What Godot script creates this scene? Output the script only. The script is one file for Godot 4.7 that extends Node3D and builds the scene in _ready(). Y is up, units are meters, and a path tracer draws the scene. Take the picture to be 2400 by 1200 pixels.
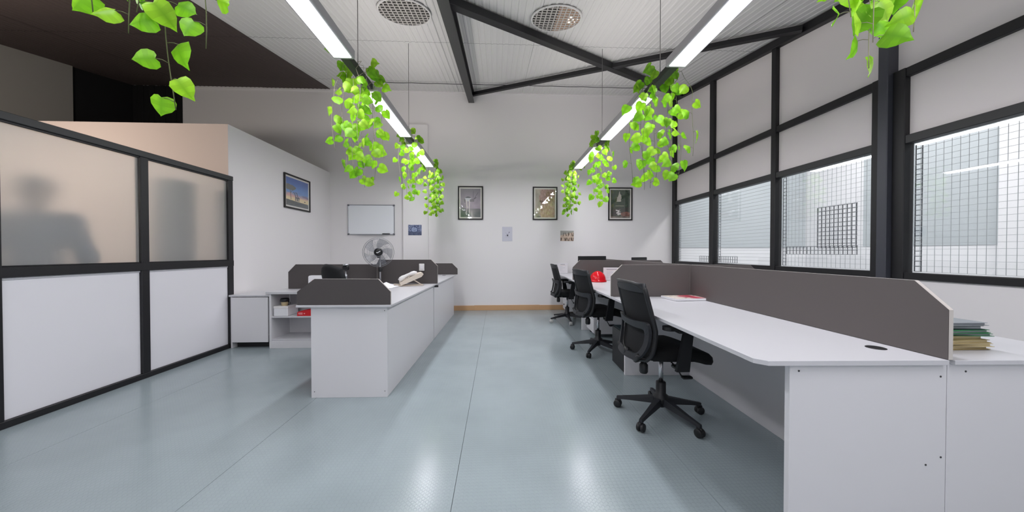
extends Node3D

# ---------------------------------------------------------------- camera, light and exposure values
const CAM_AT := Vector3(0, 1.17, 0)
const CAM_YAW := -2.592        # degrees, turned a little to the right of the room's axis
const CAM_PITCH := -0.667
const CAM_FOV := 75.65
const EXPOSURE := 1.0
const STRIP_ENERGY := 1.9
const STRIP_UP_ENERGY := 0.42
const OFFICE_ENERGY := 2.45
const HALL_ENERGY := 8.5

const BACK := -6.65            # back wall
const RIGHT := 3.65            # glazed wall
const LEFT := -3.28            # frosted partition and inner wall
const STRIP_Y := 2.67
const STRIP_X := [-1.19, 1.455]
const PANELS := [[2.1, 0.9], [0.35, -0.85], [-1.42, -2.62], [-3.17, -4.37], [-4.70, -5.88]]

var M := {}
var rng := RandomNumberGenerator.new()
var taken := {}


func ceil_y(z: float) -> float:
	return 4.36 - 0.175 * (z + 6.65)


# ---------------------------------------------------------------- naming
func tag(o: Node, label: String, category: String, group := "") -> Node:
	o.set_meta("label", label)
	o.set_meta("category", category)
	if group != "":
		o.set_meta("group", group)
	return o


func thing(called: String, label: String, category: String, at := Vector3.ZERO, turn := 0.0, group := "") -> Node3D:
	var o := Node3D.new()
	o.name = numbered(called)
	o.position = at
	o.rotation.y = turn
	add_child(o)
	tag(o, label, category, group)
	return o


func numbered(called: String) -> String:
	var n: int = taken.get(called, -1) + 1
	taken[called] = n
	return called if n == 0 else "%s_%03d" % [called, n]


func setting(called: String) -> Node3D:
	var o := Node3D.new()
	o.name = called
	o.set_meta("kind", "structure")
	add_child(o)
	return o


func part(called: String, st, m: Material, parent: Node, at := Vector3.ZERO) -> MeshInstance3D:
	var o := MeshInstance3D.new()
	o.name = called
	if st is SurfaceTool:
		st.generate_normals()
		o.mesh = st.commit()
	else:
		o.mesh = st
	o.material_override = m
	o.position = at
	o.cast_shadow = GeometryInstance3D.SHADOW_CASTING_SETTING_ON
	parent.add_child(o, true)
	return o


func struct(called: String, st, m: Material) -> MeshInstance3D:
	var o := part(called, st, m, self)
	o.set_meta("kind", "structure")
	return o


# ---------------------------------------------------------------- shapes
func mb(smooth := false) -> SurfaceTool:
	var st := SurfaceTool.new()
	st.begin(Mesh.PRIMITIVE_TRIANGLES)
	st.set_smooth_group(0 if smooth else -1)
	return st


func tri(st: SurfaceTool, a: Vector3, b: Vector3, c: Vector3) -> void:  # a, b, c run counter-clockwise seen from outside
	st.add_vertex(a)
	st.add_vertex(c)
	st.add_vertex(b)


func quad(st: SurfaceTool, a: Vector3, b: Vector3, c: Vector3, d: Vector3) -> void:
	tri(st, a, b, c)
	tri(st, a, c, d)


func box(st: SurfaceTool, c: Vector3, s: Vector3, bevel := 0.0, turn := Basis()) -> void:
	var h := s / 2.0
	var b: float = min(bevel, min(h.x, min(h.y, h.z)) * 0.95)
	if b <= 0.0:
		var v := []
		for k in 8:
			v.append(c + turn * Vector3(h.x * (1 if k & 1 else -1), h.y * (1 if k & 2 else -1), h.z * (1 if k & 4 else -1)))
		for f in [[1, 3, 7, 5], [0, 4, 6, 2], [2, 6, 7, 3], [0, 1, 5, 4], [4, 5, 7, 6], [0, 2, 3, 1]]:
			quad(st, v[f[0]], v[f[1]], v[f[2]], v[f[3]])
		return
	var p := []   # per corner: the vertex on the x, the y and the z face
	for k in 8:
		var g := Vector3(1 if k & 1 else -1, 1 if k & 2 else -1, 1 if k & 4 else -1)
		var row := []
		for ax in 3:
			var q := h - Vector3(b, b, b)
			q[ax] = h[ax]
			row.append(c + turn * (q * g))
		p.append(row)
	for f in [[1, 3, 7, 5, 0], [0, 4, 6, 2, 0], [2, 6, 7, 3, 1], [0, 1, 5, 4, 1], [4, 5, 7, 6, 2], [0, 2, 3, 1, 2]]:
		quad(st, p[f[0]][f[4]], p[f[1]][f[4]], p[f[2]][f[4]], p[f[3]][f[4]])
	for ax in 3:
		var a1 := (ax + 1) % 3
		var a2 := (ax + 2) % 3
		for k in 8:
			if k & (1 << ax):
				continue
			var k2 := k | (1 << ax)
			var up: bool = ((k >> a1) & 1) == ((k >> a2) & 1)
			if not up:
				quad(st, p[k][a1], p[k2][a1], p[k2][a2], p[k][a2])
			else:
				quad(st, p[k][a2], p[k2][a2], p[k2][a1], p[k][a1])
	for k in 8:
		var odd: bool = ((k & 1) + ((k >> 1) & 1) + ((k >> 2) & 1)) % 2 == 1
		if odd:
			tri(st, p[k][0], p[k][1], p[k][2])
		else:
			tri(st, p[k][0], p[k][2], p[k][1])


func bx(st: SurfaceTool, lo: Vector3, hi: Vector3, bevel := 0.0) -> void:
	box(st, (lo + hi) / 2.0, (hi - lo).abs(), bevel)


func bar(st: SurfaceTool, a: Vector3, b: Vector3, w: float, h: float, bevel := 0.0, up := Vector3.UP) -> void:
	var z := (b - a).normalized()
	var x := up.cross(z).normalized()
	var y := z.cross(x)
	box(st, (a + b) / 2.0, Vector3(w, h, a.distance_to(b)), bevel, Basis(x, y, z))


func tube(st: SurfaceTool, pts: Array, r, n := 8, closed := false) -> void:
	var rings := []
	var m := pts.size()
	var side := Vector3.ZERO
	for i in m:
		var before: Vector3 = pts[(i - 1 + m) % m] if closed else pts[max(i - 1, 0)]
		var after: Vector3 = pts[(i + 1) % m] if closed else pts[min(i + 1, m - 1)]
		var t := (after - before).normalized()
		if side == Vector3.ZERO:
			side = t.cross(Vector3.UP if absf(t.y) < 0.9 else Vector3.RIGHT).normalized()
		side = (side - t * side.dot(t)).normalized()
		var other := t.cross(side)
		var rr: float = r[i] if r is Array else r
		var ring := []
		for k in n:
			var a := TAU * k / n
			ring.append(pts[i] + (side * cos(a) + other * sin(a)) * rr)
		rings.append(ring)
	for i in (m if closed else m - 1):
		var j := (i + 1) % m
		for k in n:
			var l := (k + 1) % n
			quad(st, rings[i][k], rings[i][l], rings[j][l], rings[j][k])
	if not closed:
		for k in range(1, n - 1):
			tri(st, rings[0][0], rings[0][k + 1], rings[0][k])
			tri(st, rings[m - 1][0], rings[m - 1][k], rings[m - 1][k + 1])


func lathe(st: SurfaceTool, prof: Array, n := 24, xf := Transform3D()) -> void:  # (radius, height) from bottom to top
	for i in prof.size() - 1:
		var p: Vector2 = prof[i]
		var q: Vector2 = prof[i + 1]
		for k in n:
			var a := TAU * k / n
			var b := TAU * (k + 1) / n
			var v := [Vector3(p.x * cos(a), p.y, -p.x * sin(a)), Vector3(p.x * cos(b), p.y, -p.x * sin(b)), Vector3(q.x * cos(b), q.y, -q.x * sin(b)), Vector3(q.x * cos(a), q.y, -q.x * sin(a))]
			for j in 4:
				v[j] = xf * v[j]
			if p.x > 1e-5:
				tri(st, v[0], v[1], v[2])
			if q.x > 1e-5:
				tri(st, v[0], v[2], v[3])


func prism(st: SurfaceTool, poly: Array, depth: float, xf := Transform3D(), faces := true, sides := true) -> void:  # outline in xy, counter-clockwise, pushed along z by depth, centred
	var pts := PackedVector2Array(poly)
	if Geometry2D.is_polygon_clockwise(pts):
		pts.reverse()
	if faces:
		var idx := Geometry2D.triangulate_polygon(pts)
		for i in range(0, idx.size(), 3):
			var a := pts[idx[i]]
			var b := pts[idx[i + 1]]
			var c := pts[idx[i + 2]]
			if (b - a).cross(c - a) < 0:
				var t := b
				b = c
				c = t
			tri(st, xf * Vector3(a.x, a.y, depth / 2), xf * Vector3(b.x, b.y, depth / 2), xf * Vector3(c.x, c.y, depth / 2))
			tri(st, xf * Vector3(a.x, a.y, -depth / 2), xf * Vector3(c.x, c.y, -depth / 2), xf * Vector3(b.x, b.y, -depth / 2))
	if sides:
		for i in pts.size():
			var a := pts[i]
			var b := pts[(i + 1) % pts.size()]
			quad(st, xf * Vector3(a.x, a.y, -depth / 2), xf * Vector3(b.x, b.y, -depth / 2), xf * Vector3(b.x, b.y, depth / 2), xf * Vector3(a.x, a.y, depth / 2))


func grid(st: SurfaceTool, f: Callable, nu: int, nv: int) -> void:  # f(u, v) with u to the right and v up seen from outside
	for i in nu:
		for j in nv:
			var u0 := float(i) / nu
			var u1 := float(i + 1) / nu
			var v0 := float(j) / nv
			var v1 := float(j + 1) / nv
			quad(st, f.call(u0, v0), f.call(u1, v0), f.call(u1, v1), f.call(u0, v1))


func facing(st: SurfaceTool, w: float, h: float, z: float) -> void:  # an upright rectangle with texture coordinates, looking along +z
	for v in [[-1, -1], [1, 1], [1, -1], [-1, -1], [-1, 1], [1, 1]]:
		st.set_uv(Vector2(0.5 + 0.5 * v[0], 0.5 - 0.5 * v[1]))
		st.add_vertex(Vector3(v[0] * w / 2, v[1] * h / 2, z))


func rounded(w: float, h: float, r: float, n := 4) -> Array:
	var out := []
	for q in [[1, 1, 0.0], [-1, 1, 0.5], [-1, -1, 1.0], [1, -1, 1.5]]:
		for k in n + 1:
			var a: float = PI * q[2] + PI / 2 * k / n
			out.append(Vector2(q[0] * (w / 2 - r) + r * cos(a), q[1] * (h / 2 - r) + r * sin(a)))
	return out


# ---------------------------------------------------------------- materials
func mat(called: String, r: int, g: int, b: int, rough := 0.6, metal := 0.0) -> StandardMaterial3D:
	var m := StandardMaterial3D.new()
	m.resource_name = called
	m.albedo_color = Color8(r, g, b)
	m.roughness = rough
	m.metallic = metal
	M[called] = m
	return m


func picture(im: Image, rough := 0.6) -> StandardMaterial3D:
	var m := StandardMaterial3D.new()
	m.albedo_texture = ImageTexture.create_from_image(im)
	m.roughness = rough
	m.texture_repeat = false
	return m


func noise_tex(freq: float, lo: float, hi: float, size := 256, octaves := 4) -> NoiseTexture2D:
	var n := FastNoiseLite.new()
	n.seed = 7
	n.frequency = freq
	n.fractal_octaves = octaves
	var t := NoiseTexture2D.new()
	t.width = size
	t.height = size
	t.seamless = true
	t.noise = n
	var g := Gradient.new()
	g.set_color(0, Color(lo, lo, lo))
	g.set_color(1, Color(hi, hi, hi))
	t.color_ramp = g
	return t


func make_materials() -> void:
	mat("wall_white", 236, 233, 234, 0.75)
	mat("wall_peach", 220, 200, 190, 0.8)
	mat("wall_grey", 160, 156, 150, 0.85)
	mat("black_sheet", 13, 13, 16, 0.9)
	mat("roof_slab", 60, 58, 56, 0.9)
	mat("ceiling_foil", 218, 217, 216, 0.6)
	mat("ceiling_brown", 80, 68, 66, 0.7)
	mat("steel_black", 26, 26, 29, 0.5)
	mat("steel_charcoal", 52, 53, 54, 0.5)
	mat("column_grey", 66, 68, 76, 0.45)
	mat("panel_white", 232, 231, 236, 0.45)
	mat("panel_warm", 240, 234, 235, 0.6)
	mat("laminate", 206, 206, 210, 0.35)
	mat("laminate_side", 224, 223, 226, 0.4)
	mat("screen_brown", 95, 89, 88, 0.62)
	mat("screen_dark", 78, 73, 73, 0.62)
	mat("edge_light", 206, 200, 194, 0.5)
	mat("plastic_black", 24, 25, 28, 0.45)
	mat("plastic_dark", 35, 37, 42, 0.5)
	mat("fabric_black", 14, 14, 16, 0.95)
	mat("mesh_black", 13, 14, 18, 0.85)
	mat("chrome", 200, 200, 204, 0.2, 1.0)
	mat("caster_grey", 190, 190, 188, 0.4)
	mat("alu", 186, 188, 194, 0.35, 0.8)
	mat("alu_dark", 186, 183, 187, 0.5, 0.1)
	mat("wire_dark", 138, 140, 146, 0.4, 0.4)
	mat("dark_screen", 14, 15, 18, 0.15)
	mat("pink_pale", 240, 160, 165, 0.7)
	mat("pink_ink", 226, 150, 156, 0.8)
	mat("grey_cap", 110, 112, 118, 0.5)
	mat("board", 240, 243, 248, 0.12)
	mat("frame_black", 30, 26, 26, 0.45)
	mat("mount_white", 236, 232, 226, 0.8)
	mat("wood_orange", 204, 162, 120, 0.55)
	mat("red_gloss", 214, 12, 30, 0.22)
	mat("red_card", 206, 14, 28, 0.5)
	mat("cream", 222, 210, 196, 0.45)
	mat("paper", 236, 236, 240, 0.85)
	mat("cup_tan", 196, 178, 140, 0.6)
	mat("stem", 96, 104, 62, 0.8)
	mat("stem_pale", 158, 150, 128, 0.8)
	mat("wire", 120, 118, 118, 0.4, 0.6)
	mat("mesh_pale", 176, 183, 187, 0.6)
	mat("mesh_dark", 62, 70, 80, 0.6)
	mat("hall_grey", 186, 194, 198, 0.7)
	mat("hall_white", 236, 237, 240, 0.7)
	mat("vent_white", 188, 184, 180, 0.7)
	mat("vent_dark", 40, 38, 34, 0.9)
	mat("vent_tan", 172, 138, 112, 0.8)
	mat("skin", 120, 84, 66, 0.6)
	mat("hair", 32, 28, 26, 0.8)
	mat("shirt", 74, 88, 110, 0.9)
	mat("trousers", 40, 44, 54, 0.9)
	mat("cupboard_grey", 70, 74, 78, 0.6)
	mat("folder_tan", 186, 168, 122, 0.8)
	mat("folder_tan_pale", 204, 190, 150, 0.8)
	mat("folder_green", 62, 128, 86, 0.6)
	mat("folder_dark_green", 22, 54, 48, 0.6)
	mat("folder_grey", 148, 153, 158, 0.6)
	mat("switch_white", 232, 230, 230, 0.4)
	mat("pc_teal", 34, 48, 52, 0.4)
	var f := mat("floor", 158, 171, 175, 0.21)
	f.heightmap_enabled = true
	f.heightmap_texture = ImageTexture.create_from_image(stud_image())
	f.heightmap_scale = 0.06
	f.uv1_triplanar = true
	f.uv1_world_triplanar = true
	f.uv1_scale = Vector3.ONE / 0.0904
	f.detail_enabled = true
	f.detail_blend_mode = BaseMaterial3D.BLEND_MODE_MUL
	f.detail_albedo = noise_tex(0.012, 0.93, 1.0)
	f.detail_uv_layer = BaseMaterial3D.DETAIL_UV_2
	f.uv2_triplanar = true
	f.uv2_world_triplanar = true
	f.uv2_scale = Vector3.ONE / 2.7
	for k in 4:
		var l := mat("leaf_%d" % k, [164, 140, 178, 150][k], [212, 198, 222, 206][k], [50, 40, 64, 52][k], 0.5)
		l.backlight_enabled = true
		l.backlight = Color(0.75, 0.9, 0.35)
		l.vertex_color_use_as_albedo = true
		l.cull_mode = BaseMaterial3D.CULL_DISABLED
	var g := mat("glass", 255, 255, 255, 0.03)
	g.transparency = BaseMaterial3D.TRANSPARENCY_ALPHA
	g.albedo_color.a = 0.02
	var fr := mat("frosted", 250, 250, 248, 0.35)
	fr.refraction_enabled = true
	fr.refraction_scale = 0.045
	fr.albedo_color.a = 0.16
	var b := mat("blade", 120, 124, 134, 0.25)
	b.transparency = BaseMaterial3D.TRANSPARENCY_ALPHA
	b.albedo_color.a = 0.5
	var d := mat("diffuser", 255, 255, 255, 0.5)
	d.emission_enabled = true
	d.emission = Color(0.97, 0.97, 1.0)
	d.emission_energy_multiplier = 2.5
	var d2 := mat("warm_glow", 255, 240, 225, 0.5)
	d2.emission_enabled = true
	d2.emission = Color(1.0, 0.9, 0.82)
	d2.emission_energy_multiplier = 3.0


func stud_image() -> Image:
	var n := 256
	var im := Image.create(n, n, false, Image.FORMAT_L8)
	var cell := n / 4
	for y in n:
		for x in n:
			var p := Vector2(fposmod(x, cell) - cell / 2.0 + 0.5, fposmod(y, cell) - cell / 2.0 + 0.5)
			var d := p.length() / cell
			var h: float = smoothstep(0.40, 0.34, d)
			im.set_pixel(x, y, Color(h, h, h))
	return im


# ---------------------------------------------------------------- the setting
func build_camera_and_light() -> void:
	var cam := Camera3D.new()
	cam.name = "camera"
	cam.position = CAM_AT
	cam.rotation_degrees = Vector3(CAM_PITCH, CAM_YAW, 0)
	cam.fov = CAM_FOV
	cam.near = 0.02
	cam.far = 60.0
	cam.current = true
	add_child(cam)
	var env := Environment.new()
	env.background_mode = Environment.BG_COLOR
	env.background_color = Color(0.02, 0.02, 0.022)
	env.tonemap_mode = Environment.TONE_MAPPER_LINEAR
	env.tonemap_exposure = EXPOSURE
	env.sdfgi_enabled = true
	env.ssao_enabled = true
	env.ssil_enabled = true
	var we := WorldEnvironment.new()
	we.name = "world_environment"
	we.environment = env
	add_child(we)


func area_light(called: String, at: Vector3, size: Vector2, energy: float, color: Color, parent: Node) -> AreaLight3D:
	var l := AreaLight3D.new()
	l.name = called
	l.position = at
	l.rotation_degrees = Vector3(-90, 0, 0)
	l.area_size = size
	l.light_energy = energy
	l.light_color = color
	l.area_range = 30.0
	l.area_attenuation = 2.0
	l.shadow_enabled = true
	parent.add_child(l, true)
	return l


func build_floor() -> void:
	var slab := mb()
	bx(slab, Vector3(-7.1, -0.2, -7.4), Vector3(7.1, -0.006, 2.7))
	var f := struct("floor", slab, M.roof_slab)
	var x := -0.21 - 1.24 * 6
	while x < 7.0:
		var st := mb()
		bx(st, Vector3(max(x + 0.0012, -7.0), -0.006, -7.3), Vector3(min(x + 1.2388, 7.0), 0, 2.6))
		part("rubber_sheet", st, M.floor, f)
		x += 1.24


func build_ceiling() -> void:
	var slab := mb()
	var y0 := ceil_y(-7.4)
	var y1 := ceil_y(2.7)
	prism(slab, [Vector2(-7.4, y0 + 0.03), Vector2(2.7, y1 + 0.03), Vector2(2.7, y1 + 0.2), Vector2(-7.4, y0 + 0.2)], 11.0, Transform3D(Basis(Vector3(0, 0, 1), Vector3(0, 1, 0), Vector3(-1, 0, 0)), Vector3(-1.6, 0, 0)))
	var c := struct("ceiling", slab, M.roof_slab)
	var cuts := [-6.66, -6.06, -4.5, -2.95, -1.4, 0.15, 1.5, 2.5]
	var widths := [-7.0, -5.75, -4.5, -3.25, -2.0, -0.75, 0.5, 1.75, 3.0, 3.72]
	for i in cuts.size() - 1:
		for k in widths.size() - 1:
			var st := mb()
			var za: float = cuts[i] + (0.006 if i else 0.0)
			var zb: float = cuts[i + 1]
			var lift := 0.003 if (k % 2) else 0.0
			var n := int((widths[k + 1] - widths[k]) / 0.075)
			var step: float = (widths[k + 1] - widths[k] - 0.001) / n
			for j in n:
				var xa: float = widths[k] + j * step
				var prof := [[0.0, 0.0], [0.55, 0.0], [0.66, -0.005], [0.89, -0.005], [1.0, 0.0]]
				for q in 4:
					var ax: float = xa + prof[q][0] * step
					var bx_: float = xa + prof[q + 1][0] * step
					var ay: float = prof[q][1] + lift
					var by: float = prof[q + 1][1] + lift
					quad(st, Vector3(ax, ceil_y(za) + ay, za), Vector3(bx_, ceil_y(za) + by, za), Vector3(bx_, ceil_y(zb) + by, zb), Vector3(ax, ceil_y(zb) + ay, zb))
			part("ceiling_sheet", st, M.ceiling_brown if widths[k + 1] < -3.2 else M.ceiling_foil, c)
	# the sagging edge of the lining along the top of the back wall
	var lip := mb()
	bx(lip, Vector3(-6.0, ceil_y(BACK) - 0.035, BACK), Vector3(RIGHT, ceil_y(BACK) + 0.01, BACK + 0.02), 0.003)
	var t := struct("trim_1", lip, M.wall_white)
	var cord := mb(true)
	for seg in [[-2.6, 3.4]]:
		var pts := []
		for k in 41:
			var x: float = lerpf(seg[0], seg[1], k / 40.0)
			pts.append(Vector3(x, ceil_y(-6.12) - 0.012 - 0.008 * absf(sin(k * 0.9)), -6.12))
		tube(cord, pts, 0.005, 6)
	part("lining_cord", cord, M.steel_charcoal, t)


func build_walls() -> void:
	var top := ceil_y(BACK) + 0.1
	var st := mb()
	bx(st, Vector3(-7.1, 0, BACK - 0.15), Vector3(RIGHT + 0.02, top, BACK))
	struct("wall_back", st, M.wall_white)
	# boxed-in column on the back wall
	st = mb()
	bx(st, Vector3(-1.85, 0, BACK), Vector3(-1.36, 3.68, BACK + 0.07), 0.004)
	struct("trim_2", st, M.wall_white)
	# skirting, a little uneven along its top
	st = mb()
	for k in 10:
		var xa := -3.1 + k * 0.66
		bx(st, Vector3(xa, 0, BACK), Vector3(xa + 0.659, 0.1 + 0.003 * sin(k * 1.7), BACK + 0.016), 0.002)
	struct("baseboard_back", st, M.wood_orange)
	# white wall running back from the partition, and the peach wall of the office
	st = mb()
	bx(st, Vector3(LEFT - 0.12, 0, BACK), Vector3(LEFT, 2.735, -4.197), 0.003)
	struct("wall_inner", st, M.wall_white)
	st = mb()
	bx(st, Vector3(-6.9, 0, -4.32), Vector3(LEFT - 0.003, 2.733, -4.195))
	struct("wall_office", st, M.wall_peach)
	# outer left wall, with black sheeting beyond its end
	st = mb()
	bx(st, Vector3(-7.05, 0, -5.72), Vector3(-6.9, 4.3, 2.5))
	struct("wall_outer", st, M.wall_grey)
	var dark := mb()
	bx(dark, Vector3(-7.05, 0, BACK), Vector3(-6.93, 4.5, -5.72))
	var sheet := struct("wall_outer_end", dark, M.black_sheet)
	for k in 9:
		var s := mb()
		var xa := -6.93 + k * 0.1
		bx(s, Vector3(xa, 2.0, BACK), Vector3(xa + 0.097, ceil_y(BACK) - 0.01, BACK + 0.02 + 0.006 * (k % 2)), 0.004)
		part("black_slat", s, M.black_sheet, sheet)
	# wall behind the camera
	st = mb()
	bx(st, Vector3(-7.1, 0, 2.5), Vector3(7.1, 4.5, 2.65))
	struct("wall_front", st, M.wall_white)


func build_partition() -> void:
	var x := LEFT
	var lower := mb()
	bx(lower, Vector3(x - 0.03, 0.0, -4.24), Vector3(x + 0.03, 0.05, 2.5), 0.004)
	var w := struct("wall_left", lower, M.steel_black)
	var cuts := [-4.19, -3.205, -2.282, -1.45, -0.55, 0.4, 1.4, 2.45]
	for z in cuts:
		var st := mb()
		bx(st, Vector3(x - 0.03, 0.05, z - 0.035), Vector3(x + 0.03, 2.045, z + 0.035), 0.004)
		part("post", st, M.steel_black, w)
	for r in [[2.045, 2.10], [1.0, 1.07]]:
		var st := mb()
		bx(st, Vector3(x - 0.03, r[0], -4.225), Vector3(x + 0.034, r[1], 2.5), 0.004)
		part("rail", st, M.steel_charcoal if r[0] > 2.0 else M.steel_black, w)
	for i in cuts.size() - 1:
		var za: float = cuts[i] + 0.035
		var zb: float = cuts[i + 1] - 0.035
		var st := mb()
		bx(st, Vector3(x - 0.015, 0.05, za), Vector3(x + 0.008, 1.0, zb), 0.002)
		part("lower_panel", st, M.panel_white, w)
		st = mb()
		bx(st, Vector3(x + 0.008, 0.985, za), Vector3(x + 0.016, 1.0, zb), 0.002)
		part("glazing_bead", st, M.panel_white, w)
		st = mb()
		bx(st, Vector3(x - 0.004, 1.07, za), Vector3(x + 0.004, 2.045, zb))
		struct("window_%d" % (i + 1), st, M.frosted)
		st = mb()
		bx(st, Vector3(x + 0.004, 2.03, za), Vector3(x + 0.02, 2.045, zb), 0.002)
		bx(st, Vector3(x + 0.004, 1.07, za), Vector3(x + 0.02, 1.08, zb), 0.002)
		part("glass_bead", st, M.steel_black, w)


func build_glazed_wall() -> void:
	var x := RIGHT
	var base := mb()
	bx(base, Vector3(x - 0.02, 0, -6.62), Vector3(x + 0.1, 0.93, 2.5))
	var w := struct("wall_right", base, M.wall_white)
	var posts := [-6.6, -5.41, -4.165, -2.985, -2.815, -1.6, -0.4, 0.8, 2.0]
	for z in posts:
		var wide := 0.05 if z < -5.0 else (0.036 if z < -3.5 else 0.045)
		var st := mb()
		var post_top := 2.80 if absf(z + 2.9) < 0.1 else ceil_y(z) - 0.04
		bx(st, Vector3(x - 0.05, 0.93, z - wide), Vector3(x + 0.05, post_top, z + wide), 0.005)
		part("post", st, M.steel_black, w)
	for r in [[0.93, 0.99], [2.13, 2.205], [2.72, 2.80]]:
		for i in posts.size() - 1:
			if i == 3:
				continue
			var st := mb()
			bx(st, Vector3(x - 0.04, r[0], posts[i] + 0.034), Vector3(x + 0.04, r[1], posts[i + 1] - 0.034), 0.005)
			part("transom", st, M.steel_charcoal if absf(r[0] - 2.13) < 0.01 else M.steel_black, w)
	var head := mb()
	bar(head, Vector3(x - 0.02, ceil_y(-6.64) - 0.06, -6.64), Vector3(x - 0.02, ceil_y(2.4) - 0.06, 2.4), 0.1, 0.1, 0.006)
	part("head_beam", head, M.steel_black, w)
	for i in posts.size() - 1:
		if i == 3:
			continue
		var za: float = posts[i] + 0.034
		var zb: float = posts[i + 1] - 0.034
		for r in [[2.80, 9.0], [2.205, 2.72]]:
			var st := mb()
			if r[0] > 2.75:
				zb = minf(posts[i + 1] - 0.034, 9.0) if absf(posts[i + 1] + 2.985) > 0.01 else -2.93
				za = posts[i] + 0.034 if absf(posts[i] + 2.815) > 0.01 else -2.87
			var t1 := minf(r[1], ceil_y(za) - 0.05)
			var t2 := minf(r[1], ceil_y(zb) - 0.05)
			if t2 < r[0] + 0.02:
				za = posts[i] + 0.034
				zb = posts[i + 1] - 0.034
				continue
			var xf := Transform3D(Basis(Vector3(0, 0, 1), Vector3(0, 1, 0), Vector3(-1, 0, 0)), Vector3(x + 0.012, 0, 0))
			prism(st, [Vector2(za, r[0]), Vector2(zb, r[0]), Vector2(zb, t2), Vector2(za, t1)], 0.02, xf)
			part("upper_panel", st, M.panel_warm, w)
			za = posts[i] + 0.034
			zb = posts[i + 1] - 0.034
		var st2 := mb()
		bx(st2, Vector3(x + 0.006, 0.99, za), Vector3(x + 0.012, 2.13, zb))
		struct("window_%d" % (8 + i), st2, M.glass)
	# the steel column between the bays
	var c := mb()
	bx(c, Vector3(x - 0.1, 0.93, -2.94), Vector3(x + 0.04, ceil_y(-2.9) - 0.02, -2.86), 0.006)
	part("column", c, M.column_grey, w)


func wire_panel(label: String, za: float, zb: float, ya: float, yb: float, pitch: float, r: float, m: Material, dx := 0.0, upright := true) -> void:
	var st := mb()
	var x := RIGHT + 0.03 + dx
	var n := int(round((zb - za) / pitch))
	for k in (n + 1 if upright else 0):
		var z: float = za + k * pitch
		bx(st, Vector3(x - r, ya, z - r), Vector3(x + r, yb, z + r))
	var m2 := int(round((yb - ya) / pitch))
	for k in m2 + 1:
		var y: float = ya + k * pitch
		bx(st, Vector3(x - r + 2 * r, y - r, za), Vector3(x + 3 * r, y + r, za + n * pitch))
	var o := part(numbered("wire_mesh"), st, m, self)
	tag(o, label, "mesh")
	o.set_meta("kind", "stuff")


func build_hall() -> void:
	# the neighbouring hall seen through the clear panes
	var st := mb()
	bx(st, Vector3(RIGHT + 0.02, 0, -7.35), Vector3(7.15, 1.28, -7.2))
	var b := struct("wall_hall_back", st, M.hall_white)
	st = mb()
	bx(st, Vector3(RIGHT + 0.02, 1.28, -7.35), Vector3(7.15, 4.6, -7.18))
	part("cladding", st, M.hall_grey, b)
	st = mb()
	bx(st, Vector3(7.0, 0, -7.2), Vector3(7.15, 1.28, 2.5))
	var s := struct("wall_hall_side", st, M.hall_white)
	st = mb()
	bx(st, Vector3(6.99, 1.28, -6.0), Vector3(7.15, 4.6, 2.5))
	part("cladding", st, M.hall_grey, s)
	st = mb()
	bx(st, Vector3(6.995, 1.28, -7.2), Vector3(7.15, 4.6, -6.0))
	part("pale_bay", st, M.hall_white, s)
	st = mb()
	bx(st, Vector3(6.9, 0, -4.25), Vector3(7.0, 4.6, -3.95), 0.01)
	part("pier", st, M.hall_white, s)
	st = mb()
	bx(st, Vector3(RIGHT + 0.06, 4.45, -7.35), Vector3(7.15, 4.6, 2.6))
	struct("ceiling_hall", st, M.hall_white)
	for z in [-5.2, -2.2]:
		var t := thing("hall_ceiling_light", "strip light hung in the hall beyond the glazed wall, %s" % ("at its far end" if z < -4 else "nearer the grey column"), "lamp", Vector3(5.4, 4.2, z))
		var h := mb()
		box(h, Vector3(0, 0.04, 0), Vector3(0.7, 0.05, 1.9), 0.01)
		part("housing", h, M.alu, t)
		h = mb()
		box(h, Vector3(0, 0.01, 0), Vector3(0.6, 0.012, 1.8))
		part("diffuser", h, M.diffuser, t)
		for k in [-0.7, 0.7]:
			h = mb()
			bx(h, Vector3(-0.004, 0.06, k - 0.004), Vector3(0.004, 0.26, k + 0.004))
			part("hanger", h, M.wire, t)
		area_light("lamp_glow", Vector3(0, -0.005, 0), Vector2(0.6, 1.8), HALL_ENERGY, Color(1.0, 0.99, 0.985), t)
	var full := [[-6.54, -5.46, "behind the pane next to the back wall"], [-5.35, -4.22, "behind the second pane from the back wall"], [-4.11, -3.04, "behind the pane left of the grey column"], [-2.76, -1.65, "behind the pane right of the grey column"]]
	for f in full:
		if f[0] < -4.5:
			wire_panel("pale level wires across the window " + f[2], f[0], f[1], 1.0, 2.12, 0.049, 0.0016, M.mesh_pale, 0.0, false)
		else:
			wire_panel("pale square wire mesh filling the window " + f[2], f[0], f[1], 1.0, 2.12, 0.049, 0.0012, M.mesh_pale)
		wire_panel("dark narrow strip of square mesh along the left edge of the window " + f[2], f[0], f[0] + 0.045, 1.0, 2.12, 0.045, 0.0028, M.mesh_dark, 0.02)
	wire_panel("dark square of wire mesh in the middle of the window left of the grey column", -3.66, -3.24, 1.22, 1.68, 0.046, 0.0032, M.mesh_dark, 0.03)
	wire_panel("dark low band of wire mesh below the dark square in the window left of the column", -4.08, -3.25, 1.145, 1.24, 0.046, 0.0028, M.mesh_dark, 0.045)
	wire_panel("dark low wire grid at the foot of the two windows nearest the back wall", -5.9, -4.95, 1.0, 1.10, 0.05, 0.003, M.mesh_dark, 0.04)


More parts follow.
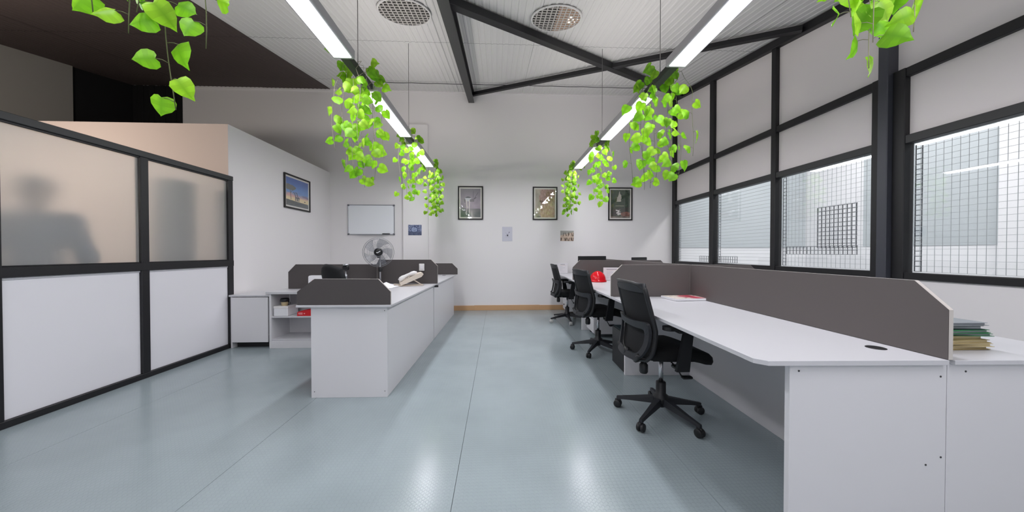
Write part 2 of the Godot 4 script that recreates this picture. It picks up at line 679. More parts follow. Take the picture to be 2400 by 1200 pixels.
func build_roof_steel() -> void:
	var t := setting("beam_1")
	var st := mb()
	var za := -6.64
	var zb := 2.4
	var a := Vector3(-0.51, ceil_y(za) - 0.015, za)
	var b := Vector3(-0.51, ceil_y(zb) - 0.015, zb)
	bar(st, a + Vector3(0, -0.19, 0), b + Vector3(0, -0.19, 0), 0.115, 0.016, 0.003)
	part("lower_flange", st, M.steel_charcoal, t)
	st = mb()
	bar(st, a + Vector3(0, -0.1, 0), b + Vector3(0, -0.1, 0), 0.05, 0.18, 0.003)
	part("web", st, M.steel_black, t)
	st = mb()
	bar(st, a, b, 0.115, 0.016, 0.003)
	part("upper_flange", st, M.steel_black, t)
	for k in 2:
		st = mb()
		var p: Vector3 = [Vector3(-0.505, ceil_y(-3.41) - 0.07, -3.41), Vector3(-0.5, ceil_y(-6.56) - 0.07, -6.56)][k]
		var q: Vector3 = [Vector3(3.56, ceil_y(-6.3) - 0.07, -6.3), Vector3(3.56, ceil_y(-3.72) - 0.07, -3.72)][k]
		if k == 1:
			p.y -= 0.0
		bar(st, p, q, [0.09, 0.065][k], [0.09, 0.065][k], 0.004)
		var o := part(numbered("roof_brace"), st, M.steel_black, self)
		tag(o, ["black diagonal roof brace from the rafter down to the far right corner", "black diagonal roof brace from the rafter's foot across to the glazed wall"][k], "brace", "crossed braces under the ceiling")
	# two round air grilles in the ceiling
	for k in 2:
		var c: Vector3 = [Vector3(-1.03, 0, -3.76), Vector3(0.68, 0, -3.79)][k]
		c.y = ceil_y(c.z) - 0.008
		var v := thing("air_vent", ["round white grille with dark square holes, left of the black rafter", "round white grille with a lit tan half, right of the black rafter"][k], "vent", c, 0.0, "round ceiling grilles")
		v.rotation.x = atan(0.175)
		var r := 0.285
		var s := mb(true)
		lathe(s, [Vector2(0, -0.002), Vector2(r, -0.002), Vector2(r, 0.0), Vector2(0, 0.0)], 40)
		part("backing", s, M.vent_dark, v)
		s = mb()
		var n := 11
		for i in n + 1:
			var u := -r + 2.0 * r * i / n
			var half := sqrt(maxf(r * r - u * u, 0.0)) + 0.004
			bx(s, Vector3(u - 0.0068, -0.012, -half), Vector3(u + 0.0068, -0.003, half), 0.001)
			bx(s, Vector3(-half, -0.0115, u - 0.0075), Vector3(half, -0.0025, u + 0.0075), 0.001)
		part("grille", s, M.vent_white, v)
		s = mb()
		lathe(s, [Vector2(r - 0.012, -0.004), Vector2(r - 0.012, -0.0135), Vector2(r + 0.004, -0.0135), Vector2(r + 0.008, -0.004)], 44)
		part("rim", s, M.ceiling_foil, v)
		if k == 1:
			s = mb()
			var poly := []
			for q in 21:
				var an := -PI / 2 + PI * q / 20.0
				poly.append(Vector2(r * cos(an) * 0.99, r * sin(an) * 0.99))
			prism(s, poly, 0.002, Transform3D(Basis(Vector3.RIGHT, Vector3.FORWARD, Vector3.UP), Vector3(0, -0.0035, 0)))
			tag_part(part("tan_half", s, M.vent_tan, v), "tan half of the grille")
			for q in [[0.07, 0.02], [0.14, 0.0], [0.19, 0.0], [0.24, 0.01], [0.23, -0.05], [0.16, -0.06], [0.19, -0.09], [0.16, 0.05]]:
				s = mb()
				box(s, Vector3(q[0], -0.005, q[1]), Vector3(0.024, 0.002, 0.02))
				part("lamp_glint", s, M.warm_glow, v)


func tag_part(o: Node, label: String) -> void:
	o.set_meta("label", label)


func build_strips() -> void:
	for k in 2:
		var x: float = STRIP_X[k]
		var t := thing("linear_pendant_light", ["long suspended strip light over the desks left of the aisle", "long suspended strip light over the desks right of the aisle"][k], "lamp", Vector3(x, STRIP_Y, 0), 0.0, "suspended strip lights")
		var st := mb()
		bx(st, Vector3(-0.035, 0.012, -5.96), Vector3(0.035, 0.068, 2.12), 0.004)
		part("connecting_channel", st, M.steel_charcoal, t)
		for p in PANELS:
			st = mb()
			bx(st, Vector3(-0.082, 0.006, p[1] - 0.03), Vector3(0.082, 0.075, p[0] + 0.03), 0.006)
			part("housing", st, M.alu_dark, t)
		for p in PANELS:
			var d := mb()
			bx(d, Vector3(-0.066, 0.0, p[1]), Vector3(0.066, 0.007, p[0]), 0.002)
			part("diffuser", d, M.diffuser, t)
			area_light("strip_glow", Vector3(0, -0.003, (p[0] + p[1]) / 2), Vector2(0.13, 1.19), STRIP_ENERGY, Color(0.975, 0.97, 1.0), t)
			d = mb()
			bx(d, Vector3(-0.05, 0.075, p[1]), Vector3(0.05, 0.079, p[0]), 0.001)
			part("top_diffuser", d, M.diffuser, t)
			var up := area_light("strip_glow", Vector3(0, 0.082, (p[0] + p[1]) / 2), Vector2(0.1, 1.19), STRIP_UP_ENERGY, Color(1.0, 0.96, 0.93), t)
			up.rotation_degrees = Vector3(90, 0, 0)
		for z in [-4.53, -2.9, -1.3, 0.2, 1.9]:
			var wst := mb(true)
			tube(wst, [Vector3(0, 0.07, z), Vector3(0, ceil_y(z) - STRIP_Y - 0.01, z)], 0.0035, 6)
			part("suspension_wire", wst, M.wire, t)


func build_office() -> void:
	var t := thing("office_pendant_light", "round globe lamp hung inside the frosted office behind the partition", "lamp", Vector3(-5.1, 2.2, -2.5))
	var st := mb(true)
	lathe(st, [Vector2(0, -0.14), Vector2(0.07, -0.12), Vector2(0.12, -0.07), Vector2(0.14, 0), Vector2(0.12, 0.07), Vector2(0.07, 0.12), Vector2(0, 0.14)], 20)
	part("globe_bulb", st, M.warm_glow, t)
	st = mb(true)
	tube(st, [Vector3(0, 0.14, 0), Vector3(0, ceil_y(-2.5) - 2.2, 0)], 0.006, 6)
	part("flex", st, M.steel_black, t)
	var om := OmniLight3D.new()
	om.name = "lamp_glow"
	om.light_energy = OFFICE_ENERGY
	om.light_color = Color(1.0, 0.97, 0.93)
	om.light_size = 0.12
	om.omni_range = 20.0
	om.omni_attenuation = 2.0
	om.shadow_enabled = true
	t.add_child(om)
	# tall grey cupboard showing as a blurred shape through the second frosted pane
	var c := thing("tall_cupboard", "tall dark grey cupboard blurred behind the frosted pane nearest the peach wall", "cupboard", Vector3(-3.575, 0, -3.815))
	st = mb()
	box(st, Vector3(0, 1.0, 0), Vector3(0.25, 1.92, 0.23), 0.008)
	part("body", st, M.cupboard_grey, c)
	st = mb()
	box(st, Vector3(0.13, 1.0, 0), Vector3(0.015, 1.86, 0.22), 0.004)
	var door := part("door", st, M.cupboard_grey, c)
	st = mb()
	box(st, Vector3(0.147, 1.1, -0.08), Vector3(0.02, 0.14, 0.02), 0.004)
	part("handle", st, M.alu, door)
	st = mb()
	box(st, Vector3(0, 0.02, 0), Vector3(0.24, 0.04, 0.22), 0.004)
	part("plinth", st, M.steel_black, c)


# ---------------------------------------------------------------- desks
const RB_AT := Vector3(1.01, 0, -1.22)   # near corner of the right-hand block
const RB_TURN := -0.033
const LB_AT := Vector3(-0.845, 0, -2.66)  # near aisle corner of the left-hand block
const LB_TURN := -0.02


func rb(x: float, y: float, z: float) -> Vector3:
	return RB_AT + Basis(Vector3.UP, RB_TURN) * Vector3(x, y, z)


func lb(x: float, y: float, z: float) -> Vector3:
	return LB_AT + Basis(Vector3.UP, LB_TURN) * Vector3(x, y, z)


func screen(o: Node, poly: Array, xf: Transform3D, called := "divider_screen", m: Material = null) -> void:  # a board with a paler edge band
	var st := mb()
	prism(st, poly, 0.018, xf)
	var p := part(called, st, m if m else M.screen_brown, o)
	var c := Vector2.ZERO
	for q in poly:
		c += q / poly.size()
	var e := mb()
	prism(e, Geometry2D.offset_polygon(PackedVector2Array(poly), 0.0012)[0], 0.0174, xf, false, true)
	part("edge_band", e, M.edge_light, p)


const ALONG_Z := Basis(Vector3(0, 0, 1), Vector3(0, 1, 0), Vector3(-1, 0, 0))   # outline x runs along z


func board(o: Node, called: String, lo: Vector3, hi: Vector3, m: Material, bevel := 0.0015) -> MeshInstance3D:
	var st := mb()
	bx(st, lo, hi, bevel)
	return part(called, st, m if m else M.screen_brown, o)


func grommet(o: Node, at: Vector3) -> void:
	var st := mb(true)
	lathe(st, [Vector2(0.034, 0.0), Vector2(0.034, 0.002), Vector2(0.03, 0.003), Vector2(0.026, 0.0012), Vector2(0, 0.001)], 20)
	part("cable_grommet", st, M.plastic_black, o, at)


func build_right_desks() -> void:
	var starts := [0.0, -1.83, -3.66]
	var ends := [-1.825, -3.655, -5.36]
	for k in 3:
		var z0: float = starts[k]
		var l: float = ends[k] - z0
		var t := thing("workstation_desk", ["white desk nearest the camera with a grey screen, right of the aisle", "white desk holding the red hard hat, in the middle of the right row", "white desk against the back wall in the right row, with a black monitor"][k], "desk", rb(0, 0, z0), RB_TURN, "white desks on the aisle side of the right row")
		var st := mb()
		var c := 0.035 if k == 0 else 0.0
		var poly := [Vector2(c, 0), Vector2(0.742, 0), Vector2(0.742, -l), Vector2(0, -l), Vector2(0, c)]
		if k > 0:
			poly = [Vector2(0, 0), Vector2(0.742, 0), Vector2(0.742, -l), Vector2(0, -l)]
		prism(st, poly, 0.018, Transform3D(Basis(Vector3.RIGHT, Vector3(0, 0, -1), Vector3.UP), Vector3(0, 0.741, 0)))
		part("tabletop", st, M.laminate, t)
		var xl := 0.135 if k == 0 else 0.14
		var ep := board(t, "end_panel", Vector3(xl, 0.0, -0.045), Vector3(0.76, 0.731, -0.02), M.laminate_side)
		board(t, "modesty_panel", Vector3(0.742, 0.0, l), Vector3(0.76, 0.731, -0.046), M.laminate_side)
		if k == 0:
			for s in [Vector2(0.17, 0.705), Vector2(0.735, 0.68), Vector2(0.74, 0.36), Vector2(0.68, 0.33)]:
				var d := mb(true)
				lathe(d, [Vector2(0.004, 0), Vector2(0.004, 0.001), Vector2(0, 0.0015)], 8, Transform3D(Basis(Vector3.RIGHT, Vector3(0, 0, 1), Vector3(0, -1, 0)), Vector3(s.x, s.y, -0.02)))
				part("screw", d, M.steel_charcoal, ep)
			screen(t, [Vector2(-0.005, 0.752), Vector2(l, 0.752), Vector2(l, 1.05), Vector2(-0.115, 1.05), Vector2(-0.005, 0.945)], Transform3D(ALONG_Z, Vector3(0.752, 0, 0)))
			grommet(t, Vector3(0.645, 0.75, -0.17))
		else:
			screen(t, [Vector2(0.0, 0.752), Vector2(l, 0.752), Vector2(l, 1.05), Vector2(0.0, 1.05)], Transform3D(ALONG_Z, Vector3(0.752, 0, 0)))
			screen(t, [Vector2(0.0, 0.752), Vector2(0.742, 0.752), Vector2(0.742, 1.05), Vector2(0.105, 1.05), Vector2(0.0, 0.945)], Transform3D(Basis(), Vector3(0, 0, -0.012)))
			board(t, "edge_clip", Vector3(-0.008, 0.733, -0.028), Vector3(0.02, 0.753, -0.001), M.laminate_side, 0.002)
	for k in 3:
		var z0: float = starts[k]
		var l: float = ends[k] - z0
		var t := thing("workstation_desk", ["white desk with the stack of folders at the right edge, under the glazed wall", "white desk hidden behind the long grey screen, under the glazed wall", "white desk behind the screens by the back wall, under the glazed wall"][k], "desk", rb(0.775, 0, z0), RB_TURN, "white desks on the window side of the right row")
		board(t, "tabletop", Vector3(-0.008, 0.732, l), Vector3(0.69, 0.75, 0), M.laminate)
		board(t, "end_panel", Vector3(-0.012, 0.0, -0.045), Vector3(0.66, 0.731, -0.02), M.laminate_side)
		board(t, "leg_panel", Vector3(0.03, 0.0, l + 0.02), Vector3(0.62, 0.731, l + 0.04), M.laminate_side)
		if k > 0:
			screen(t, [Vector2(0.0, 0.752), Vector2(0.65, 0.752), Vector2(0.65, 0.945), Vector2(0.545, 1.05), Vector2(0.0, 1.05)], Transform3D(Basis(), Vector3(0, 0, -0.012)))
		if k == 0:
			var ep := t.get_node("end_panel")
			for s in [Vector2(0.06, 0.70)]:
				var d := mb(true)
				lathe(d, [Vector2(0.004, 0), Vector2(0.004, 0.001), Vector2(0, 0.0015)], 8, Transform3D(Basis(Vector3.RIGHT, Vector3(0, 0, 1), Vector3(0, -1, 0)), Vector3(s.x, s.y, -0.02)))
				part("screw", d, M.steel_charcoal, ep)


func build_left_desks() -> void:
	for k in 2:
		var z0: float = [0.0, -1.79][k]
		var l: float = [-1.785, -1.80][k]
		var t := thing("reception_desk", ["white counter desk with closed side, carrying the desk phone", "white counter desk with closed side, next to the back wall"][k], "desk", lb(0, 0, z0), LB_TURN, "white counter desks left of the aisle")
		board(t, "tabletop", Vector3(-0.745, 0.732, l), Vector3(0, 0.75, 0), M.laminate, 0.002)
		board(t, "side_panel", Vector3(-0.058, 0.0, l + 0.004), Vector3(-0.04, 0.731, -0.052), M.laminate_side)
		board(t, "end_panel", Vector3(-0.645, 0.0, -0.05), Vector3(-0.04, 0.731, -0.03), M.laminate_side)
		if k == 1:
			board(t, "leg_panel", Vector3(-0.645, 0.0, l + 0.02), Vector3(-0.06, 0.731, l + 0.04), M.laminate_side)
			board(t, "bracket", Vector3(-0.03, 0.70, -0.03), Vector3(0.02, 0.726, 0.0), M.plastic_black)
			screen(t, [Vector2(-0.80, 0.752), Vector2(0.015, 0.752), Vector2(0.015, 0.985), Vector2(-0.07, 1.07), Vector2(-0.76, 1.07), Vector2(-0.80, 0.97)], Transform3D(Basis(), Vector3(0, 0, 0.006)), "divider_screen", M.screen_dark)
			screen(t, [Vector2(-0.74, 0.752), Vector2(0.03, 0.752), Vector2(0.03, 0.86), Vector2(-0.07, 0.96), Vector2(-0.74, 0.96)], Transform3D(Basis(), Vector3(0, 0, l + 0.012)), "divider_screen", M.screen_dark)
			grommet(t, Vector3(-0.18, 0.75, -1.55))
		else:
			screen(t, [Vector2(-0.735, 0.752), Vector2(-0.004, 0.752), Vector2(-0.004, 0.856), Vector2(-0.10, 0.955), Vector2(-0.60, 0.957), Vector2(-0.735, 0.856)], Transform3D(Basis(), Vector3(0, 0, -0.012)), "divider_screen", M.screen_dark)
			for s in [Vector2(-0.06, 0.05), Vector2(-0.06, 0.70), Vector2(-0.62, 0.05)]:
				var d := mb(true)
				lathe(d, [Vector2(0.004, 0), Vector2(0.004, 0.001), Vector2(0, 0.0015)], 8, Transform3D(Basis(Vector3.RIGHT, Vector3(0, 0, 1), Vector3(0, -1, 0)), Vector3(s.x, s.y, -0.03)))
				part("screw", d, M.grey_cap, t.get_node("end_panel"))
			var sw := mb()
			box(sw, Vector3(-0.19, 0.97, -1.762), Vector3(0.07, 0.095, 0.012), 0.004)
			tag(part("wall_plate", sw, M.switch_white, self), "small white plate on the brown screen behind the desk phone", "switch")
			var wp := get_node("wall_plate")
			wp.transform = Transform3D(Basis(Vector3.UP, LB_TURN), LB_AT)
			sw = mb()
			box(sw, Vector3(-0.19, 0.97, -1.755), Vector3(0.036, 0.05, 0.006), 0.002)
			part("rocker", sw, M.panel_white, wp)


func build_storage() -> void:
	var t := thing("low_cabinet", "low white cabinet with a plain door in the corner beside the partition", "cabinet", Vector3(-2.995, 0, -4.13))
	board(t, "side_panel", Vector3(-0.24, 0, -0.45), Vector3(-0.222, 0.63, -0.018), M.laminate_side)
	board(t, "side_panel", Vector3(0.212, 0, -0.45), Vector3(0.23, 0.63, -0.018), M.laminate_side)
	board(t, "top", Vector3(-0.245, 0.63, -0.46), Vector3(0.232, 0.65, 0.004), M.laminate, 0.002)
	board(t, "door", Vector3(-0.215, 0.075, -0.018), Vector3(0.208, 0.622, 0.0), M.laminate_side, 0.002)
	board(t, "back_panel", Vector3(-0.222, 0.06, -0.45), Vector3(0.212, 0.63, -0.43), M.laminate_side)
	board(t, "plinth", Vector3(-0.21, 0.0, -0.42), Vector3(0.205, 0.06, -0.08), M.steel_black)
	var c := thing("open_shelf_unit", "low white open shelf unit holding a white box and a red box", "shelf", Vector3(-2.76, 0, -4.12))
	board(c, "side_panel", Vector3(0, 0, -0.36), Vector3(0.022, 0.66, 0), M.laminate_side)
	board(c, "side_panel", Vector3(1.04, 0, -0.36), Vector3(1.06, 0.66, 0), M.laminate_side)
	board(c, "top", Vector3(-0.035, 0.66, -0.375), Vector3(1.07, 0.69, 0.015), M.laminate, 0.002)
	board(c, "shelf", Vector3(0.022, 0.37, -0.36), Vector3(1.04, 0.39, -0.005), M.laminate, 0.002)
	board(c, "shelf", Vector3(0.022, 0.09, -0.36), Vector3(1.04, 0.11, -0.005), M.laminate, 0.002)
	board(c, "plinth", Vector3(0.022, 0, -0.03), Vector3(1.04, 0.09, -0.002), M.laminate_side)
	board(c, "back_panel", Vector3(0.022, 0.0, -0.372), Vector3(1.04, 0.66, -0.36), M.laminate_side)
	screen(c, [Vector2(0.03, 0.692), Vector2(1.17, 0.692), Vector2(1.17, 1.01), Vector2(0.125, 1.01), Vector2(0.03, 0.91)], Transform3D(Basis(), Vector3(0, 0, -0.33)), "divider_screen", M.screen_dark)
	# things on it
	var b := thing("paper_box", "plain white carton lying on the middle shelf under a lidded cup", "box", Vector3(-2.635, 0.39, -4.24))
	var st := mb()
	box(st, Vector3(0, 0.06, 0), Vector3(0.165, 0.12, 0.22), 0.006)
	part("carton", st, M.paper, b)
	st = mb()
	box(st, Vector3(0, 0.1045, 0.0), Vector3(0.169, 0.034, 0.224), 0.006)
	part("lid", st, M.switch_white, b)
	var cup := thing("lidded_cup", "tan cup with a black lid standing on the white carton", "cup", Vector3(-2.62, 0.512, -4.19))
	st = mb(true)
	lathe(st, [Vector2(0, 0), Vector2(0.034, 0), Vector2(0.042, 0.055), Vector2(0.04, 0.056)], 20)
	part("cup_body", st, M.cup_tan, cup)
	st = mb(true)
	lathe(st, [Vector2(0.0465, 0.048), Vector2(0.05, 0.052), Vector2(0.05, 0.075), Vector2(0.042, 0.09), Vector2(0.038, 0.085), Vector2(0, 0.084)], 20)
	part("cup_lid", st, M.plastic_black, cup)
	st = mb(true)
	tube(st, [Vector3(0.04, 0.045, 0), Vector3(0.065, 0.04, 0), Vector3(0.066, 0.02, 0), Vector3(0.038, 0.012, 0)], 0.005, 6)
	part("handle", st, M.plastic_black, cup)
	var red := thing("red_box", "red card box with a small pale mark on the middle shelf", "box", Vector3(-2.33, 0.39, -4.2))
	st = mb()
	prism(st, [Vector2(-0.11, 0), Vector2(0.11, 0), Vector2(0.11, 0.078), Vector2(-0.05, 0.064), Vector2(-0.105, 0.05)], 0.14)
	part("carton", st, M.red_card, red)
	st = mb()
	for q in [[-0.088, 0.008, 0.022], [-0.072, 0.014, 0.026], [-0.052, 0.014, 0.026], [-0.022, 0.016, 0.013]]:
		box(st, Vector3(q[0], 0.03, 0.0705), Vector3(q[1], q[2], 0.001))
	part("pale_print", st, M.pink_pale, red)
	# drawer pedestals under the right row
	for k in 2:
		var at: Vector3 = [rb(0.2, 0, -3.42), rb(0.13, 0, -5.12)][k]
		var p := thing("drawer_pedestal", ["white drawer pedestal under the desk with the red hard hat", "white three-drawer pedestal under the desk against the back wall"][k], "cabinet", at, RB_TURN, "white drawer pedestals under the right desks")
		board(p, "body", Vector3(0.016, 0.05, -0.2), Vector3(0.5, 0.64, 0.2), M.laminate_side)
		for d in 3:
			var dr := board(p, "drawer", Vector3(0.0, 0.06 + d * 0.195, -0.195), Vector3(0.0155, 0.245 + d * 0.195, 0.195), M.laminate_side, 0.002)
			st = mb(true)
			lathe(st, [Vector2(0.006, 0), Vector2(0.006, 0.012), Vector2(0.012, 0.016), Vector2(0.012, 0.024), Vector2(0, 0.026)], 12, Transform3D(Basis(Vector3(0, 1, 0), Vector3(-1, 0, 0), Vector3(0, 0, 1)), Vector3(0, 0.16 + d * 0.195, 0)))
			part("knob", st, M.plastic_black, dr)
		for q in [Vector2(0.06, -0.16), Vector2(0.06, 0.16), Vector2(0.45, -0.16), Vector2(0.45, 0.16)]:
			st = mb(true)
			lathe(st, [Vector2(0, 0), Vector2(0.022, 0), Vector2(0.022, 0.05), Vector2(0, 0.05)], 12)
			part("foot", st, M.plastic_black, p, Vector3(q.x, 0, q.y))
	var pc := thing("computer_tower", "dark computer tower standing under the desks beside the white end panel", "computer", rb(0.15, 0, -2.03), RB_TURN)
	board(pc, "case", Vector3(0, 0.015, -0.2), Vector3(0.19, 0.40, 0.16), M.pc_teal, 0.006)
	board(pc, "front_bezel", Vector3(-0.014, 0.02, -0.19), Vector3(0, 0.395, 0.15), M.plastic_black, 0.004)
	board(pc, "foot", Vector3(0.02, 0, -0.18), Vector3(0.05, 0.015, 0.14), M.plastic_black)
	board(pc, "foot", Vector3(0.14, 0, -0.18), Vector3(0.17, 0.015, 0.14), M.plastic_black)


# ---------------------------------------------------------------- chairs
var shared := {}


func chair_base(t: Node3D, turn: float, caster: Material) -> void:
	if not shared.has("hub"):
		var st := mb(true)
		lathe(st, [Vector2(0, 0.075), Vector2(0.03, 0.075), Vector2(0.032, 0.09), Vector2(0.05, 0.095), Vector2(0.052, 0.15), Vector2(0.034, 0.165), Vector2(0.034, 0.245), Vector2(0.03, 0.25), Vector2(0, 0.25)], 20)
		st.generate_normals()
		shared.hub = st.commit()
		st = mb(true)
		lathe(st, [Vector2(0, 0.25), Vector2(0.016, 0.25), Vector2(0.016, 0.42), Vector2(0, 0.42)], 16)
		st.generate_normals()
		shared.gas = st.commit()
		st = mb()
		var a := [Vector2(-0.026, 0.095), Vector2(0.026, 0.095), Vector2(0.02, 0.145), Vector2(-0.02, 0.145)]
		var b := [Vector2(-0.017, 0.075), Vector2(0.017, 0.075), Vector2(0.012, 0.1), Vector2(-0.012, 0.1)]
		var c := [Vector2(-0.013, 0.062), Vector2(0.013, 0.062), Vector2(0.009, 0.082), Vector2(-0.009, 0.082)]
		var secs := [[0.03, a], [0.22, b], [0.305, c]]
		for i in 2:
			for k in 4:
				var l := (k + 1) % 4
				quad(st, Vector3(secs[i][0], secs[i][1][k].y, secs[i][1][k].x), Vector3(secs[i + 1][0], secs[i + 1][1][k].y, secs[i + 1][1][k].x), Vector3(secs[i + 1][0], secs[i + 1][1][l].y, secs[i + 1][1][l].x), Vector3(secs[i][0], secs[i][1][l].y, secs[i][1][l].x))
		quad(st, Vector3(0.305, c[1].y, c[1].x), Vector3(0.305, c[0].y, c[0].x), Vector3(0.305, c[3].y, c[3].x), Vector3(0.305, c[2].y, c[2].x))
		bx(st, Vector3(0.285, 0.052, -0.006), Vector3(0.298, 0.07, 0.006))
		st.generate_normals()
		shared.leg = st.commit()
		st = mb(true)
		for s in [-1, 1]:
			lathe(st, [Vector2(0, 0.003), Vector2(0.024, 0.003), Vector2(0.028, 0.007), Vector2(0.028, 0.019), Vector2(0.024, 0.023), Vector2(0, 0.023)], 18, Transform3D(Basis(Vector3(1, 0, 0), Vector3(0, 0, s), Vector3(0, -s, 0)), Vector3(0.298, 0.028, 0)))
		bx(st, Vector3(0.276, 0.03, -0.008), Vector3(0.318, 0.062, 0.008), 0.004)
		st.generate_normals()
		shared.caster = st.commit()
	part("hub", shared.hub, M.plastic_black, t)
	part("gas_lift", shared.gas, M.chrome, t)
	for k in 5:
		var l := part("leg", shared.leg, M.plastic_dark, t)
		l.rotation.y = turn + TAU * k / 5
		part("caster", shared.caster, caster, l)


func back_x(y: float) -> float:   # the curve of the backrest, looking from the side; the chair faces +x
	if y < 0.66:
		return -0.155 - 0.9 * pow((0.66 - y), 2.0)
	return -0.155 - 0.25 * (y - 0.66) + 0.0 * y


func back_w(y: float) -> float:   # half width of the backrest
	if y < 0.52:
		return 0.15 + 0.075 * smoothstep(0.42, 0.52, y)
	if y < 0.72:
		return 0.225
	return 0.225 - 0.01 * smoothstep(0.72, 0.96, y)


func make_mesh_chair(label: String, at: Vector3, turn: float, base_turn: float, caster: Material) -> void:
	var t := thing("office_chair", label, "chair", at, turn, "black mesh-back office chairs at the right row")
	chair_base(t, base_turn - turn, caster)
	if not shared.has("seat"):
		var st := mb(true)
		var outline := []
		for k in 40:   # superellipse seat, wider in front
			var a := TAU * k / 40
			var ca := cos(a)
			var sa := sin(a)
			outline.append(Vector2(0.04 + 0.245 * signf(ca) * pow(absf(ca), 0.5), 0.235 * signf(sa) * pow(absf(sa), 0.45) * (0.94 + 0.06 * ca)))
		var rings := []
		for s in [[0.0, 0.455], [0.86, 0.445], [0.97, 0.455], [1.0, 0.478], [0.985, 0.505], [0.92, 0.522], [0.6, 0.53], [0.0, 0.532]]:
			var ring := []
			for p in outline:
				var q: Vector2 = Vector2(0.04, 0) + (p - Vector2(0.04, 0)) * s[0]
				var dip: float = -0.042 * smoothstep(0.1, 0.29, q.x) + 0.008 * pow(absf(q.y) / 0.23, 2.0)
				ring.append(Vector3(q.x, s[1] + dip, -q.y))
			rings.append(ring)
		for i in rings.size() - 1:
			for k in 40:
				var l := (k + 1) % 40
				quad(st, rings[i][k], rings[i][l], rings[i + 1][l], rings[i + 1][k])
		st.generate_normals()
		shared.seat = st.commit()
		st = mb()
		box(st, Vector3(0.0, 0.435, 0), Vector3(0.2, 0.04, 0.16), 0.01)
		box(st, Vector3(-0.12, 0.44, 0), Vector3(0.14, 0.03, 0.06), 0.008)
		st.generate_normals()
		shared.mech = st.commit()
		st = mb(true)
		lathe(st, [Vector2(0, 0), Vector2(0.022, 0.002), Vector2(0.028, 0.012), Vector2(0.028, 0.06), Vector2(0.02, 0.07), Vector2(0.012, 0.09)], 16)
		st.generate_normals()
		shared.knob = st.commit()
		st = mb(true)
		tube(st, [Vector3(0.02, 0.43, 0.06), Vector3(0.04, 0.39, 0.13), Vector3(0.06, 0.345, 0.15), Vector3(0.09, 0.34, 0.16)], 0.005, 6)
		box(st, Vector3(0.09, 0.338, 0.165), Vector3(0.07, 0.018, 0.035), 0.006)
		st.generate_normals()
		shared.lever = st.commit()
		# mesh panel of the back
		st = mb(true)
		var f := func(u: float, v: float) -> Vector3:
			var y := lerpf(0.47, 0.945, v)
			var w := back_w(y) - 0.012
			var s := (u - 0.5) * 2.0
			return Vector3(back_x(y) - 0.035 + 0.035 * s * s, y, w * s)
		grid(st, func(u, v): return f.call(u, v) - Vector3(0.004, 0, 0), 10, 14)
		grid(st, func(u, v): return f.call(1.0 - u, v), 10, 14)
		st.generate_normals()
		shared.back = st.commit()
		# frame round it: a flat band that follows the outline
		st = mb(true)
		var loop := []
		for k in 15:
			var y := lerpf(0.46, 0.93, k / 14.0)
			loop.append(Vector3(back_x(y), y, back_w(y)))
		for k in range(0, 9):
			var s := 1.0 - k / 4.0
			var y := 0.962 - 0.03 * pow(absf(s), 4.0)
			loop.append(Vector3(back_x(y) - 0.035 + 0.035 * s * s, y, back_w(0.95) * s * 0.96))
		for k in 15:
			var y := lerpf(0.93, 0.46, k / 14.0)
			loop.append(Vector3(back_x(y), y, -back_w(y)))
		for k in range(1, 6):
			var s := -1.0 + k / 3.0
			loop.append(Vector3(back_x(0.45) - 0.03 + 0.03 * s * s, 0.45, 0.18 * s))
		var inner := []
		for p in loop:
			inner.append(p)
		tube(st, inner, 0.0145, 8, true)
		st.generate_normals()
		shared.frame = st.commit()
		st = mb(true)   # broad top rail
		grid(st, func(u, v): return Vector3(back_x(lerpf(0.905, 0.968, v)) - 0.022 + 0.035 * pow((u - 0.5) * 2.0, 2.0), lerpf(0.905, 0.968, v), (0.5 - u) * 0.425), 10, 3)
		grid(st, func(u, v): return Vector3(back_x(lerpf(0.905, 0.968, v)) - 0.046 + 0.035 * pow((u - 0.5) * 2.0, 2.0), lerpf(0.905, 0.968, v), (u - 0.5) * 0.425), 10, 3)
		grid(st, func(u, v): return Vector3(back_x(0.968) - lerpf(0.046, 0.022, v) + 0.035 * pow((u - 0.5) * 2.0, 2.0), 0.968, (u - 0.5) * 0.425), 10, 1)
		for s in [-1.0, 1.0]:
			var e := []
			for q in [[-0.011, 0.905], [0.013, 0.905], [0.013, 0.968], [-0.011, 0.968]]:
				e.append(Vector3(back_x(q[1]) + q[0], q[1], 0.2125 * s))
			if s > 0:
				quad(st, e[0], e[1], e[2], e[3])
			else:
				quad(st, e[1], e[0], e[3], e[2])
		st.generate_normals()
		shared.rail = st.commit()
		# plastic lumbar ring behind the mesh
		st = mb()
		var outer := [[0.0, 0.705], [0.11, 0.708], [0.195, 0.715], [0.218, 0.70], [0.22, 0.62], [0.21, 0.55], [0.18, 0.485], [0.14, 0.455], [0.07, 0.448]]
		var inner2 := [[0.0, 0.66], [0.10, 0.66], [0.165, 0.662], [0.182, 0.645], [0.184, 0.61], [0.176, 0.56], [0.152, 0.515], [0.12, 0.492], [0.06, 0.487]]
		var loops := []
		for src in [outer, inner2]:
			var l2 := []
			for k in 9:
				l2.append(Vector2(src[k][0], src[k][1]))
			l2.append(Vector2(0, 0.447 if src == outer else 0.486))
			for k in range(8, 0, -1):
				l2.append(Vector2(-src[k][0], src[k][1]))
			var fine := []
			for k in 18:
				for q in 3:
					fine.append((l2[k] as Vector2).cubic_interpolate(l2[(k + 1) % 18], l2[(k + 17) % 18], l2[(k + 2) % 18], q / 3.0))
			loops.append(fine)
		var place := func(p: Vector2, dx: float) -> Vector3:
			var s: float = p.x / 0.215
			return Vector3(back_x(p.y) - 0.072 + 0.035 * s * s + dx, p.y, p.x)
